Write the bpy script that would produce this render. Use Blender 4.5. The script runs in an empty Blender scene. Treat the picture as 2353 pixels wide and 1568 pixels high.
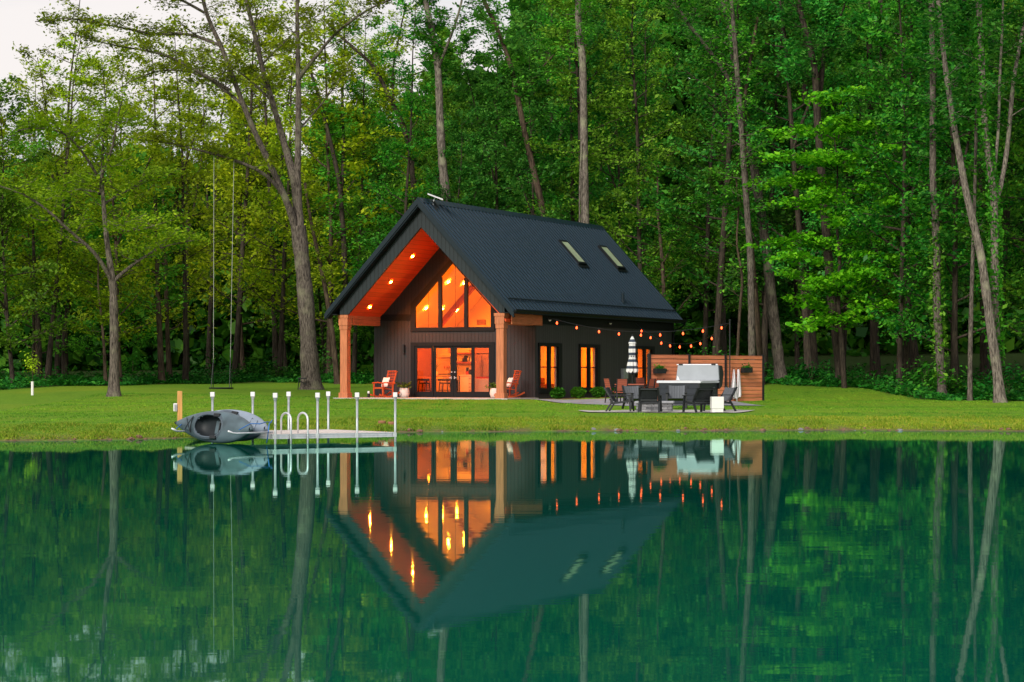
import bpy, math, random
import numpy as np
from mathutils import Matrix, Vector
R = math.radians
rnd = random.Random(7)

# ------------------------------------------------------------------ camera, sky, sun
C = bpy.context.scene
COL = C.collection
FQ, CX, HY, EYE = 5556.0, 1176.0, 866.0, 1.6      # focal length and horizon of the 2353 px wide photograph
cam = bpy.data.cameras.new('camera'); camo = bpy.data.objects.new('camera', cam); COL.objects.link(camo)
camo.location = (0, 0, EYE); camo.rotation_euler = (R(90), 0, 0)
cam.sensor_width = 36; cam.lens = 36 * FQ / 2353; cam.shift_y = -(784 - HY) / 2353
cam.clip_start = .5; cam.clip_end = 2000
C.camera = camo
C.view_settings.view_transform = 'Standard'; C.view_settings.look = 'None'
C.view_settings.exposure = .35; C.view_settings.gamma = 1
C.cycles.max_bounces = 7; C.cycles.diffuse_bounces = 3; C.cycles.glossy_bounces = 3
C.cycles.transmission_bounces = 4; C.cycles.transparent_max_bounces = 8
C.cycles.caustics_reflective = False; C.cycles.caustics_refractive = False
C.cycles.sample_clamp_indirect = 4

SUN_EL, SUN_AZ = 28, -155          # azimuth of the sun, degrees clockwise from +Y (behind the camera, left)
W = bpy.data.worlds.new('World'); C.world = W; W.use_nodes = True
n = W.node_tree.nodes; k = W.node_tree.links; n.clear()
out = n.new('ShaderNodeOutputWorld'); bg = n.new('ShaderNodeBackground'); bg.inputs['Strength'].default_value = .112
sky = n.new('ShaderNodeTexSky'); sky.sky_type = 'NISHITA'; sky.sun_disc = False
sky.sun_elevation = R(SUN_EL); sky.sun_rotation = R(SUN_AZ); sky.air_density = 1; sky.dust_density = 3
tc = n.new('ShaderNodeTexCoord'); mp = n.new('ShaderNodeMapping'); mp.inputs['Scale'].default_value = (1.5, 1.5, 7)
ns = n.new('ShaderNodeTexNoise'); ns.inputs['Scale'].default_value = 2.2; ns.inputs['Detail'].default_value = 7
cr = n.new('ShaderNodeValToRGB')
cr.color_ramp.elements[0].position = .36; cr.color_ramp.elements[0].color = (4.9, 5.0, 5.5, 1)
cr.color_ramp.elements[1].position = .62; cr.color_ramp.elements[1].color = (7.3, 6.75, 6.5, 1)
mx = n.new('ShaderNodeMixRGB'); mx.inputs[0].default_value = .86
k.new(tc.outputs['Generated'], mp.inputs[0]); k.new(mp.outputs[0], ns.inputs['Vector']); k.new(ns.outputs[0], cr.inputs[0])
k.new(sky.outputs[0], mx.inputs[1]); k.new(cr.outputs[0], mx.inputs[2]); k.new(mx.outputs[0], bg.inputs[0]); k.new(bg.outputs[0], out.inputs[0])

sl = bpy.data.lights.new('sun', 'SUN'); sl.energy = 2.5; sl.angle = R(14); sl.color = (1, .95, .86)
so = bpy.data.objects.new('sun', sl); COL.objects.link(so)
sd = Vector((math.sin(R(SUN_AZ)) * math.cos(R(SUN_EL)), math.cos(R(SUN_AZ)) * math.cos(R(SUN_EL)), math.sin(R(SUN_EL))))
so.rotation_euler = sd.to_track_quat('Z', 'Y').to_euler(); so.location = (-20, -20, 40)

# ------------------------------------------------------------------ helpers
def at(x, y, D):                    # photograph pixel at depth D -> world point
    return Vector(((x - CX) / FQ * D, D, EYE + (HY - y) / FQ * D))
def lerp(a, b, t): return a + (b - a) * t

class MB:
    def __init__(s): s.v = []; s.f = []
    def add(s, vs, fs):
        o = len(s.v); s.v += [tuple(p) for p in vs]; s.f += [tuple(i + o for i in q) for q in fs]; return s
    def box(s, x0, x1, y0, y1, z0, z1, m=None):
        vs = [(x0,y0,z0),(x1,y0,z0),(x1,y1,z0),(x0,y1,z0),(x0,y0,z1),(x1,y0,z1),(x1,y1,z1),(x0,y1,z1)]
        if m is not None: vs = [m @ Vector(p) for p in vs]
        return s.add(vs, [(0,3,2,1),(4,5,6,7),(0,1,5,4),(1,2,6,5),(2,3,7,6),(3,0,4,7)])
    def bar(s, a, b, w, h, up=(0,0,1)):
        a = Vector(a); b = Vector(b); d = (b-a).normalized(); u = Vector(up)
        sx = d.cross(u)
        if sx.length < 1e-4: sx = d.cross(Vector((0,1,0)))
        sx.normalize(); uz = sx.cross(d).normalized()
        vs = [p + sx*i*w/2 + uz*j*h/2 for p in (a, b) for i, j in ((-1,-1),(1,-1),(1,1),(-1,1))]
        return s.add(vs, [(0,3,2,1),(4,5,6,7),(0,1,5,4),(1,2,6,5),(2,3,7,6),(3,0,4,7)])
    def prism(s, poly, a, b, axis='y'):      # polygon in the plane square to axis
        n = len(poly)
        def P(p, q):
            return {'y': (p[0], q, p[1]), 'x': (q, p[0], p[1]), 'z': (p[0], p[1], q)}[axis]
        vs = [P(p, a) for p in poly] + [P(p, b) for p in poly]
        return s.add(vs, [tuple(range(n)), tuple(range(2*n-1, n-1, -1))] + [(i, i+n, (i+1) % n + n, (i+1) % n) for i in range(n)])
    def tube(s, pts, r, n=8, cap=True):
        pts = [Vector(p) for p in pts]; rs = r if hasattr(r, '__len__') else [r]*len(pts)
        vs, fs = [], []; ref = None
        for i, p in enumerate(pts):
            d = (pts[min(i+1, len(pts)-1)] - pts[max(i-1, 0)]).normalized()
            if ref is None: ref = d.orthogonal().normalized()
            ref = (ref - d*ref.dot(d)).normalized(); q = d.cross(ref)
            vs += [p + (ref*math.cos(t) + q*math.sin(t))*rs[i] for t in (2*math.pi*j/n for j in range(n))]
        for i in range(len(pts)-1):
            for j in range(n): fs.append((i*n+j, i*n+(j+1) % n, (i+1)*n+(j+1) % n, (i+1)*n+j))
        if cap: fs += [tuple(range(n-1, -1, -1)), tuple(range((len(pts)-1)*n, len(pts)*n))]
        return s.add(vs, fs)
    def lathe(s, prof, n=20, c=(0,0,0)):
        vs = [(c[0]+r*math.cos(2*math.pi*j/n), c[1]+r*math.sin(2*math.pi*j/n), c[2]+z) for r, z in prof for j in range(n)]
        fs = [(i*n+j, i*n+(j+1) % n, (i+1)*n+(j+1) % n, (i+1)*n+j) for i in range(len(prof)-1) for j in range(n)]
        fs += [tuple(range(n-1,-1,-1)), tuple(range((len(prof)-1)*n, len(prof)*n))]
        return s.add(vs, fs)
    def build(s, name, mat, parent=None, smooth=False, bevel=0, dz=0, sub=0):
        me = bpy.data.meshes.new(name)
        me.from_pydata([(a, b, c+dz) for a, b, c in s.v], [], s.f); me.update()
        if mat: me.materials.append(mat)
        if smooth: me.polygons.foreach_set('use_smooth', [True]*len(me.polygons))
        o = bpy.data.objects.new(name, me); COL.objects.link(o)
        if parent is not None: o.parent = parent
        if bevel:
            m = o.modifiers.new('bevel', 'BEVEL'); m.width = bevel; m.segments = 2; m.limit_method = 'ANGLE'
        if sub:
            m = o.modifiers.new('sub', 'SUBSURF'); m.levels = sub; m.render_levels = sub
        return o

def npmesh(name, V, F, mat, parent=None, smooth=False):
    V = np.asarray(V, np.float32); F = np.asarray(F, np.int32); me = bpy.data.meshes.new(name)
    me.vertices.add(len(V)); me.vertices.foreach_set('co', V.ravel())
    q = F.shape[1]; me.loops.add(F.size); me.loops.foreach_set('vertex_index', F.ravel())
    me.polygons.add(len(F)); me.polygons.foreach_set('loop_start', np.arange(0, F.size, q, dtype=np.int32))
    if smooth: me.polygons.foreach_set('use_smooth', np.ones(len(F), bool))
    me.update(calc_edges=True); me.validate()
    if mat: me.materials.append(mat)
    o = bpy.data.objects.new(name, me); COL.objects.link(o)
    if parent is not None: o.parent = parent
    return o

def tag(o, label=None, cat=None, group=None, kind=None):
    if label: o['label'] = label
    if cat: o['category'] = cat
    if group: o['group'] = group
    if kind: o['kind'] = kind
    return o
def thing(name, label, cat, loc=(0,0,0), rz=0, group=None):
    o = bpy.data.objects.new(name, None); COL.objects.link(o); o.empty_display_size = .2
    o.location = loc; o.rotation_euler = (0, 0, rz); return tag(o, label, cat, group)
KIDS = {}
def copy_tree(o, loc, rz=0, label=None, group=None, scale=None):
    def rec(a, p):
        c = a.copy(); COL.objects.link(c)
        if p is not None: c.parent = p
        for ch in a.children: rec(ch, c)
        return c
    c = rec(o, None); c.location = loc; c.rotation_euler = (0, 0, rz)
    if scale: c.scale = scale
    if label: c['label'] = label
    if group: c['group'] = group
    return c

# ------------------------------------------------------------------ materials
def new_mat(name):
    m = bpy.data.materials.new(name); m.use_nodes = True
    nt = m.node_tree; return m, nt.nodes, nt.links, nt.nodes['Principled BSDF']
def mat(name, col, rough=.6, metal=0, var=.15, scale=6, stretch=(1,1,1), bump=0, spec=.4, detail=4):
    m, n, k, p = new_mat(name)
    p.inputs['Roughness'].default_value = rough; p.inputs['Metallic'].default_value = metal
    p.inputs['Specular IOR Level'].default_value = spec
    tc = n.new('ShaderNodeTexCoord'); mp = n.new('ShaderNodeMapping'); mp.inputs['Scale'].default_value = stretch
    ns = n.new('ShaderNodeTexNoise'); ns.inputs['Scale'].default_value = scale; ns.inputs['Detail'].default_value = detail
    k.new(tc.outputs['Object'], mp.inputs[0]); k.new(mp.outputs[0], ns.inputs['Vector'])
    cr = n.new('ShaderNodeValToRGB'); cr.color_ramp.elements[0].position = .3; cr.color_ramp.elements[1].position = .7
    cr.color_ramp.elements[0].color = tuple(c*(1-var) for c in col) + (1,)
    cr.color_ramp.elements[1].color = tuple(min(1, c*(1+var)) for c in col) + (1,)
    k.new(ns.outputs[0], cr.inputs[0]); k.new(cr.outputs[0], p.inputs['Base Color'])
    if bump:
        b = n.new('ShaderNodeBump'); b.inputs['Strength'].default_value = bump; b.inputs['Distance'].default_value = .02
        k.new(ns.outputs[0], b.inputs['Height']); k.new(b.outputs[0], p.inputs['Normal'])
    return m
def groove_mat(name, col, axis, pitch, width=.08, rough=.55, groove=.35, var=.12, wood=None, depth=.012, spec=.35):
    """boards: a groove every pitch metres along one object axis, with grain running along the board"""
    m, n, k, p = new_mat(name); p.inputs['Roughness'].default_value = rough; p.inputs['Specular IOR Level'].default_value = spec
    tc = n.new('ShaderNodeTexCoord'); sx = n.new('ShaderNodeSeparateXYZ'); k.new(tc.outputs['Object'], sx.inputs[0])
    dv = n.new('ShaderNodeMath'); dv.operation = 'DIVIDE'; dv.inputs[1].default_value = pitch; k.new(sx.outputs[axis], dv.inputs[0])
    fr = n.new('ShaderNodeMath'); fr.operation = 'FRACT'; k.new(dv.outputs[0], fr.inputs[0])
    lt = n.new('ShaderNodeMath'); lt.operation = 'LESS_THAN'; lt.inputs[1].default_value = width; k.new(fr.outputs[0], lt.inputs[0])
    fl = n.new('ShaderNodeMath'); fl.operation = 'FLOOR'; k.new(dv.outputs[0], fl.inputs[0])
    wn = n.new('ShaderNodeTexWhiteNoise'); wn.noise_dimensions = '1D'; k.new(fl.outputs[0], wn.inputs['W'])
    mp = n.new('ShaderNodeMapping'); sc = [14, 14, 14]
    if wood is not None: sc[wood] = .9
    mp.inputs['Scale'].default_value = sc; k.new(tc.outputs['Object'], mp.inputs[0])
    ns = n.new('ShaderNodeTexNoise'); ns.inputs['Scale'].default_value = 1.6; ns.inputs['Detail'].default_value = 5; k.new(mp.outputs[0], ns.inputs['Vector'])
    ad = n.new('ShaderNodeMath'); ad.operation = 'ADD'; k.new(ns.outputs[0], ad.inputs[0])
    m2 = n.new('ShaderNodeMath'); m2.operation = 'MULTIPLY'; m2.inputs[1].default_value = .45; k.new(wn.outputs[0], m2.inputs[0]); k.new(m2.outputs[0], ad.inputs[1])
    cr = n.new('ShaderNodeValToRGB'); cr.color_ramp.elements[0].position = .4; cr.color_ramp.elements[1].position = 1.0
    cr.color_ramp.elements[0].color = tuple(c*(1-var) for c in col)+(1,); cr.color_ramp.elements[1].color = tuple(c*(1+var) for c in col)+(1,)
    k.new(ad.outputs[0], cr.inputs[0])
    mx = n.new('ShaderNodeMixRGB'); k.new(lt.outputs[0], mx.inputs[0]); k.new(cr.outputs[0], mx.inputs[1])
    mx.inputs[2].default_value = tuple(c*groove for c in col)+(1,); k.new(mx.outputs[0], p.inputs['Base Color'])
    iv = n.new('ShaderNodeMath'); iv.operation = 'SUBTRACT'; iv.inputs[0].default_value = 1; k.new(lt.outputs[0], iv.inputs[1])
    b = n.new('ShaderNodeBump'); b.inputs['Strength'].default_value = .6; b.inputs['Distance'].default_value = depth
    k.new(iv.outputs[0], b.inputs['Height']); k.new(b.outputs[0], p.inputs['Normal'])
    return m
def emit(name, col, st):
    m, n, k, p = new_mat(name); p.inputs['Base Color'].default_value = (*col, 1)
    p.inputs['Emission Color'].default_value = (*col, 1); p.inputs['Emission Strength'].default_value = st; return m
def glass_mat(name, tint=(.93, .95, .95), refl=.10):
    m, n, k, p = new_mat(name); n.remove(p); o = n['Material Output']
    t = n.new('ShaderNodeBsdfTransparent'); t.inputs[0].default_value = (*tint, 1)
    g = n.new('ShaderNodeBsdfGlossy'); g.inputs['Roughness'].default_value = .01
    lw = n.new('ShaderNodeFresnel'); lw.inputs[0].default_value = 1.45
    ml = n.new('ShaderNodeMath'); ml.operation = 'MULTIPLY_ADD'; ml.inputs[1].default_value = .4; ml.inputs[2].default_value = refl
    k.new(lw.outputs[0], ml.inputs[0]); x = n.new('ShaderNodeMixShader')
    k.new(ml.outputs[0], x.inputs[0]); k.new(t.outputs[0], x.inputs[1]); k.new(g.outputs[0], x.inputs[2]); k.new(x.outputs[0], o.inputs[0])
    return m
def leaf_mat(name, dark, mid, light, trans=.38, hue=.02, val=.25):
    m, n, k, p = new_mat(name); n.remove(p); o = n['Material Output']
    ge = n.new('ShaderNodeNewGeometry'); oi = n.new('ShaderNodeObjectInfo')
    cr = n.new('ShaderNodeValToRGB'); e = cr.color_ramp.elements
    e[0].position = 0; e[0].color = (*dark, 1); e[1].position = 1; e[1].color = (*light, 1); q = e.new(.55); q.color = (*mid, 1)
    k.new(ge.outputs['Random Per Island'], cr.inputs[0])
    hs = n.new('ShaderNodeHueSaturation')
    a = n.new('ShaderNodeMapRange'); a.inputs['To Min'].default_value = .5-hue; a.inputs['To Max'].default_value = .5+hue
    b = n.new('ShaderNodeMapRange'); b.inputs['To Min'].default_value = 1-val; b.inputs['To Max'].default_value = 1+val
    k.new(oi.outputs['Random'], a.inputs[0]); wn = n.new('ShaderNodeTexWhiteNoise'); wn.noise_dimensions = '1D'
    k.new(oi.outputs['Random'], wn.inputs['W']); k.new(wn.outputs[0], b.inputs[0])
    k.new(a.outputs[0], hs.inputs['Hue']); k.new(b.outputs[0], hs.inputs['Value']); k.new(cr.outputs[0], hs.inputs['Color'])
    d = n.new('ShaderNodeBsdfDiffuse'); t = n.new('ShaderNodeBsdfTranslucent'); k.new(hs.outputs[0], d.inputs[0]); k.new(hs.outputs[0], t.inputs[0])
    x = n.new('ShaderNodeMixShader'); x.inputs[0].default_value = trans
    k.new(d.outputs[0], x.inputs[1]); k.new(t.outputs[0], x.inputs[2])
    g = n.new('ShaderNodeBsdfGlossy'); g.inputs['Roughness'].default_value = .45; g.inputs[0].default_value = (.8, .9, .8, 1)
    y = n.new('ShaderNodeMixShader'); y.inputs[0].default_value = .012; k.new(x.outputs[0], y.inputs[1]); k.new(g.outputs[0], y.inputs[2])
    k.new(y.outputs[0], o.inputs[0]); return m
def bark_mat(name, dark, light, scale=5):
    m, n, k, p = new_mat(name); p.inputs['Roughness'].default_value = .9; p.inputs['Specular IOR Level'].default_value = .15
    tc = n.new('ShaderNodeTexCoord'); mp = n.new('ShaderNodeMapping'); mp.inputs['Scale'].default_value = (3, 3, .45); k.new(tc.outputs['Object'], mp.inputs[0])
    ns = n.new('ShaderNodeTexNoise'); ns.inputs['Scale'].default_value = scale; ns.inputs['Detail'].default_value = 6; ns.inputs['Roughness'].default_value = .7; k.new(mp.outputs[0], ns.inputs['Vector'])
    n2 = n.new('ShaderNodeTexNoise'); n2.inputs['Scale'].default_value = 1.3; n2.inputs['Detail'].default_value = 4; k.new(tc.outputs['Object'], n2.inputs['Vector'])
    cr = n.new('ShaderNodeValToRGB'); cr.color_ramp.elements[0].position = .38; cr.color_ramp.elements[1].position = .66
    cr.color_ramp.elements[0].color = (*dark, 1); cr.color_ramp.elements[1].color = (*light, 1); k.new(ns.outputs[0], cr.inputs[0])
    c2 = n.new('ShaderNodeValToRGB'); c2.color_ramp.elements[0].position = .55; c2.color_ramp.elements[1].position = .7
    c2.color_ramp.elements[0].color = (0,0,0,1); c2.color_ramp.elements[1].color = (.6,.6,.6,1); k.new(n2.outputs[0], c2.inputs[0])
    mx = n.new('ShaderNodeMixRGB'); k.new(c2.outputs[0], mx.inputs[0]); k.new(cr.outputs[0], mx.inputs[1])
    mx.inputs[2].default_value = (light[0]*1.05, light[1]*1.25, light[2]*.95, 1); k.new(mx.outputs[0], p.inputs['Base Color'])   # lichen
    b = n.new('ShaderNodeBump'); b.inputs['Strength'].default_value = .9; b.inputs['Distance'].default_value = .05
    k.new(ns.outputs[0], b.inputs['Height']); k.new(b.outputs[0], p.inputs['Normal']); return m

M = {}
M['siding_f'] = groove_mat('charcoal siding front', (.019, .0175, .020), 0, .168, .15, groove=.12)  # same siding as the sides, darkened to hold down sunlight on the front
M['siding_s'] = groove_mat('charcoal siding side', (.048, .045, .051), 1, .21, .14, groove=.15)  # lighter copy of the front siding, stands in for light on the sides
M['gable'] = groove_mat('dark gable boards', (.012, .0185, .022), 0, .185, .12, groove=.15)
M['trim'] = mat('black trim', (.006, .008, .010), .55, var=.1, spec=.15)
M['rake'] = mat('dark metal trim', (.006, .015, .022), .5, var=.1, spec=.25)
M['roof'] = groove_mat('dark metal roof', (.004, .024, .047), 1, .37, .28, rough=.42, groove=.05, var=.06, wood=0, spec=.36)  # dark bands along the ribs: their shade painted into the roof colour
M['cedar'] = mat('cedar beam', (.50, .165, .07), .7, 0, .25, 3, (6, 6, .6), bump=.3)
M['cedar_h'] = mat('cedar beam along', (.50, .155, .062), .7, 0, .25, 3, (6, .6, 6), bump=.3)
M['porch_ceil'] = groove_mat('porch ceiling planks', (.76, .085, .018), 0, .16, .06, wood=1, groove=.5)
M['beam_in'] = mat('inside beam', (.32, .085, .03), .6, var=.15)
M['wall_in'] = mat('amber glow inside wall', (.82, .62, .34), .8, var=.02)  # white walls in truth; warm lamp glow put into their colour
M['floor_in'] = mat('wood floor inside', (.35, .2, .1), .5)
M['glass'] = glass_mat('window glass', (.95, .96, .95), .0)
M['glass_dim'] = glass_mat('screened glass', (.74, .54, .42), .012)
M['skylight'] = mat('skylight glass', (.46, .54, .36), .15, 0, .12, 2, spec=.6)
M['lamp'] = emit('warm lamp disc', (1, .66, .44), 11)
M['bulb'] = emit('string bulb', (1, .085, .02), 4.5)
M['conc'] = mat('concrete slab', (.42, .40, .37), .9, var=.1, scale=4)
M['rocker'] = mat('stained rocking chair wood', (.52, .078, .016), .5, 0, .2, 5, (8, 8, 1))
M['pillow'] = mat('cream linen', (.72, .66, .60), .9, var=.06, scale=40, bump=.1)
M['pot'] = mat('off white pot', (.66, .58, .53), .75, var=.06)
M['black'] = mat('black metal', (.010, .012, .014), .45, var=.1)
M['charchair'] = mat('charcoal poly lumber', (.008, .011, .013), .55, 0, .2, 8)
M['chairback'] = groove_mat('grey weathered slats', (.10, .11, .125), 0, .085, .1, wood=2, groove=.35, rough=.75)
M['chairback_d'] = groove_mat('dark slats', (.008, .011, .014), 0, .085, .1, wood=2, groove=.4, rough=.6)
M['slat'] = groove_mat('red brown slats', (.33, .085, .045), 2, .075, .14, wood=0, groove=.2)
M['fence'] = groove_mat('cedar fence boards', (.74, .235, .11), 2, .1565, .07, wood=0, groove=.22, var=.3)
M['tub'] = groove_mat('slate tub panels', (.014, .019, .026), 2, .21, .05, rough=.5, groove=.5)
M['tub_rim'] = mat('tub rim', (.62, .64, .68), .35, var=.05)
M['cover'] = mat('grey vinyl cover', (.30, .33, .36), .55, var=.06, scale=3)
M['stone'] = mat('grey stone', (.20, .20, .21), .9, 0, .45, 7, (1, 1, 2.6), bump=.7)
M['stone_l'] = mat('grey cap stone', (.30, .31, .33), .85, 0, .25, 6, bump=.4)
M['white'] = mat('white paint', (.78, .77, .76), .5, var=.03)
M['towel'] = mat('white towel', (.76, .72, .76), .95, var=.07, scale=9, bump=.3)
M['alu'] = mat('dull aluminium', (.76, .77, .80), .38, .6, .08, 12)
M['galv'] = mat('galvanised pipe', (.42, .45, .46), .45, .55, .15, 10)
M['deck'] = groove_mat('dock boards', (.66, .57, .52), 0, .14, .06, wood=1, groove=.4)
M['post_wood'] = mat('treated post', (.62, .33, .10), .75, 0, .2, 3, (6, 6, .6), bump=.3)
M['kayak'] = mat('grey blue kayak plastic', (.062, .095, .112), .42, 0, .45, 1.5, (1, 2, 2), spec=.45)
M['kayak_b'] = mat('pale blue grey kayak', (.22, .27, .34), .42, 0, .12, 2.2, spec=.45)
M['cockpit'] = mat('dark cockpit grey', (.012, .016, .020), .6, var=.1)  # one plain dark grey for the cockpit interior
M['coaming'] = mat('slate coaming', (.075, .10, .125), .5, var=.1)
M['rope'] = mat('blue rope', (.04, .16, .45), .7, var=.1)
M['rope_w'] = mat('pale rope', (.42, .43, .38), .8, var=.1)
M['fridge'] = mat('steel fridge', (.42, .38, .33), .4, .3, .05)
M['cab'] = mat('cream cabinet', (.74, .52, .28), .6, var=.04)  # cream deepened to amber, lamp glow put into the colour
M['cushion_red'] = mat('red sofa', (.45, .06, .03), .8)
M['soil'] = mat('mulch', (.20, .10, .06), 1, 0, .5, 30, bump=.8)
M['clod'] = mat('wet clay', (.17, .09, .055), .8, 0, .4, 9, bump=.4)
M['flag'] = mat('blue flagstone', (.26, .27, .30), .85, 0, .3, 3, bump=.5)
M['clay'] = mat('clay disc', (.26, .12, .06), .8)
LM = {}
LM['mid'] = leaf_mat('mid green leaves', (.035, .150, .010), (.115, .390, .024), (.240, .580, .045), .42, .028, .34)
LM['cool'] = leaf_mat('cool green leaves', (.016, .120, .015), (.070, .310, .034), (.180, .490, .058), .42, .02, .32)
LM['deep'] = leaf_mat('deep green leaves', (.010, .085, .007), (.058, .245, .016), (.165, .420, .030), .42, .02, .32)
LM['spring'] = leaf_mat('yellow green spring leaves', (.130, .230, .004), (.290, .440, .010), (.450, .580, .022), .42, .02, .3)
LM['maple'] = leaf_mat('bright maple leaves', (.055, .250, .005), (.150, .480, .010), (.290, .650, .022), .36)
LM['oak'] = leaf_mat('young oak leaves', (.120, .200, .006), (.240, .360, .012), (.370, .470, .024), .42)
LM['bush'] = leaf_mat('shrub leaves', (.014, .110, .008), (.038, .215, .015), (.095, .340, .024), .25)
LM['floor'] = leaf_mat('undergrowth leaves', (.008, .075, .008), (.022, .150, .014), (.060, .250, .022), .25)
LM['fern'] = leaf_mat('fern fronds', (.035, .085, .012), (.070, .140, .018), (.120, .200, .025), .25)
BM = {}
BM['grey'] = bark_mat('grey bark', (.026, .021, .018), (.215, .180, .148), 8)
BM['pale'] = bark_mat('pale grey bark', (.040, .033, .028), (.310, .265, .220), 8)
BM['brown'] = bark_mat('brown bark', (.025, .018, .013), (.130, .090, .062))
BM['dark'] = bark_mat('dark bark', (.018, .015, .012), (.085, .065, .048))

# ------------------------------------------------------------------ terrain, water
def interp(x, xs, ys): return np.interp(x, xs, ys)
def shore(X):
    w = .35*np.sin(X*.9) + .22*np.sin(X*2.3+1) + .12*np.sin(X*5.1)
    return interp(X, [-60, -20, -12.7, -10.5, -8.6, -6.5, -3.1, 0, 6, 10, 15, 25, 60], [57, 58.5, 59.8, 60.5, 63, 66, 69.4, 70.3, 71.4, 72, 70.6, 69, 62]) + w*.35
def wood_edge(X):
    return interp(X, [-60, -22.9, -17.5, -14, -9, 8.8, 12.9, 16.1, 17.5, 20.5, 24, 60], [104, 108, 124, 133, 128, 127, 121, 111, 100.5, 97, 95, 93])
HA = math.atan(2434 / FQ); HX, HD, ZB = -3.927, 101.0, .70
sa, ca = math.sin(HA), math.cos(HA)
def to_house(X, D): return (X-HX)*ca - (D-HD)*sa, (X-HX)*sa + (D-HD)*ca
def hw(w, l, z): return Vector((HX + ca*w + sa*l, HD - sa*w + ca*l, z))
def gz(X, D):
    X = np.asarray(X, float); D = np.asarray(D, float); s = D - shore(X)
    z = interp(s, [-60, -8, -2, 0, .5, 2, 4, 8, 12, 20, 30, 45, 60, 90, 130, 200, 500], [-2, -1, -.35, -.01, .09, .23, .34, .40, .43, .49, .63, .95, 1.18, 1.45, 2.8, 6, 14])
    z = z + np.clip((X-9)/8, 0, 1)*np.clip(s-32, 0, 90)*.022
    z = z + np.where(s > 3, (.025*np.sin(D*.5+X*.21) + .03*np.sin(X*.33+D*.13)*np.clip(s/20, 0, 1)), 0)*np.clip((s-3)/5, 0, 1)
    w, l = to_house(X, D)
    d = np.maximum(np.maximum(-4.4-w, w-5.0), np.maximum(-.1-l, l-21.4))
    t = np.clip(d/3.0, 0, 1); t = t*t*(3-2*t)
    return .655*(1-t) + z*t
def gzf(X, D): return float(gz(X, D))

xs = np.concatenate([[-400, -200, -120, -80, -60], np.arange(-48, 48.1, .6), [60, 80, 120, 200, 400]])
ds = np.concatenate([[-60, -20, 20, 45], np.arange(54, 80, .4), np.arange(80, 130, .8), np.arange(130, 200, 3), [215, 250, 320, 450]])
GX, GD = np.meshgrid(xs, ds); GZ = gz(GX, GD)
nx, nd = len(xs), len(ds)
V = np.stack([GX.ravel(), GD.ravel(), GZ.ravel()], 1)
ii = (np.arange(nd-1)[:, None]*nx + np.arange(nx-1)[None, :]).ravel()
F = np.stack([ii, ii+1, ii+nx+1, ii+nx], 1)
def ground_mat():
    m, n, k, p = new_mat('lawn'); p.inputs['Roughness'].default_value = .95; p.inputs['Specular IOR Level'].default_value = .1
    tc = n.new('ShaderNodeTexCoord')
    def noise(sc, det, st=(1,1,1), rough=.55):
        mp = n.new('ShaderNodeMapping'); mp.inputs['Scale'].default_value = st; k.new(tc.outputs['Object'], mp.inputs[0])
        a = n.new('ShaderNodeTexNoise'); a.inputs['Scale'].default_value = sc; a.inputs['Detail'].default_value = det; a.inputs['Roughness'].default_value = rough; k.new(mp.outputs[0], a.inputs['Vector']); return a
    def ramp(src, p0, c0, p1, c1):
        r = n.new('ShaderNodeValToRGB'); e = r.color_ramp.elements; e[0].position = p0; e[0].color = (*c0, 1); e[1].position = p1; e[1].color = (*c1, 1); k.new(src, r.inputs[0]); return r
    def mix(f, a, b):
        x = n.new('ShaderNodeMixRGB'); k.new(f, x.inputs[0]); k.new(a, x.inputs[1]); k.new(b, x.inputs[2]); return x
    big = noise(.22, 3, (1, .35, 1)); fine = noise(9, 5); mid = noise(1.5, 5, (1, .4, 1))
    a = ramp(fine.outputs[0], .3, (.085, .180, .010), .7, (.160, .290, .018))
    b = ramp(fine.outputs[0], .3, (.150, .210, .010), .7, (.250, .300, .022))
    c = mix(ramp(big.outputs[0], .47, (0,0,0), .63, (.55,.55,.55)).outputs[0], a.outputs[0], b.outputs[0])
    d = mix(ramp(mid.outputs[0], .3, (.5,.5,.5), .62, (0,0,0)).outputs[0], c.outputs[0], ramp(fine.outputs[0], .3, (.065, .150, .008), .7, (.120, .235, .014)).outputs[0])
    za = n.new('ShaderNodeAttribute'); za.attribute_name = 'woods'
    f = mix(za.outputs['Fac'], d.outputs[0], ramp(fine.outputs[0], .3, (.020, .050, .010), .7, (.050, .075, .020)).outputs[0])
    zb = n.new('ShaderNodeAttribute'); zb.attribute_name = 'bank'
    bm = n.new('ShaderNodeMath'); bm.operation = 'MULTIPLY'; k.new(zb.outputs['Fac'], bm.inputs[0]); k.new(ramp(mid.outputs[0], .35, (.2,.2,.2), .6, (1,1,1)).outputs[0], bm.inputs[1])
    g = mix(bm.outputs[0], f.outputs[0], ramp(fine.outputs[0], .3, (.09, .065, .035), .7, (.20, .15, .075)).outputs[0])
    k.new(g.outputs[0], p.inputs['Base Color'])
    bp = n.new('ShaderNodeBump'); bp.inputs['Strength'].default_value = .8; bp.inputs['Distance'].default_value = .06; k.new(fine.outputs[0], bp.inputs['Height']); k.new(bp.outputs[0], p.inputs['Normal'])
    return m
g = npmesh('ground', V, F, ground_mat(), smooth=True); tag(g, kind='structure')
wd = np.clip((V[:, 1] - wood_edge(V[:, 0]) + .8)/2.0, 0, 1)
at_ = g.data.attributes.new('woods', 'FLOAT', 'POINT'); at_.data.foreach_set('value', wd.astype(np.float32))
sv = V[:, 1] - shore(V[:, 0]); bk = np.clip((1.6 - sv)/1.4, 0, 1)
at_ = g.data.attributes.new('bank', 'FLOAT', 'POINT'); at_.data.foreach_set('value', bk.astype(np.float32))

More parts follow.
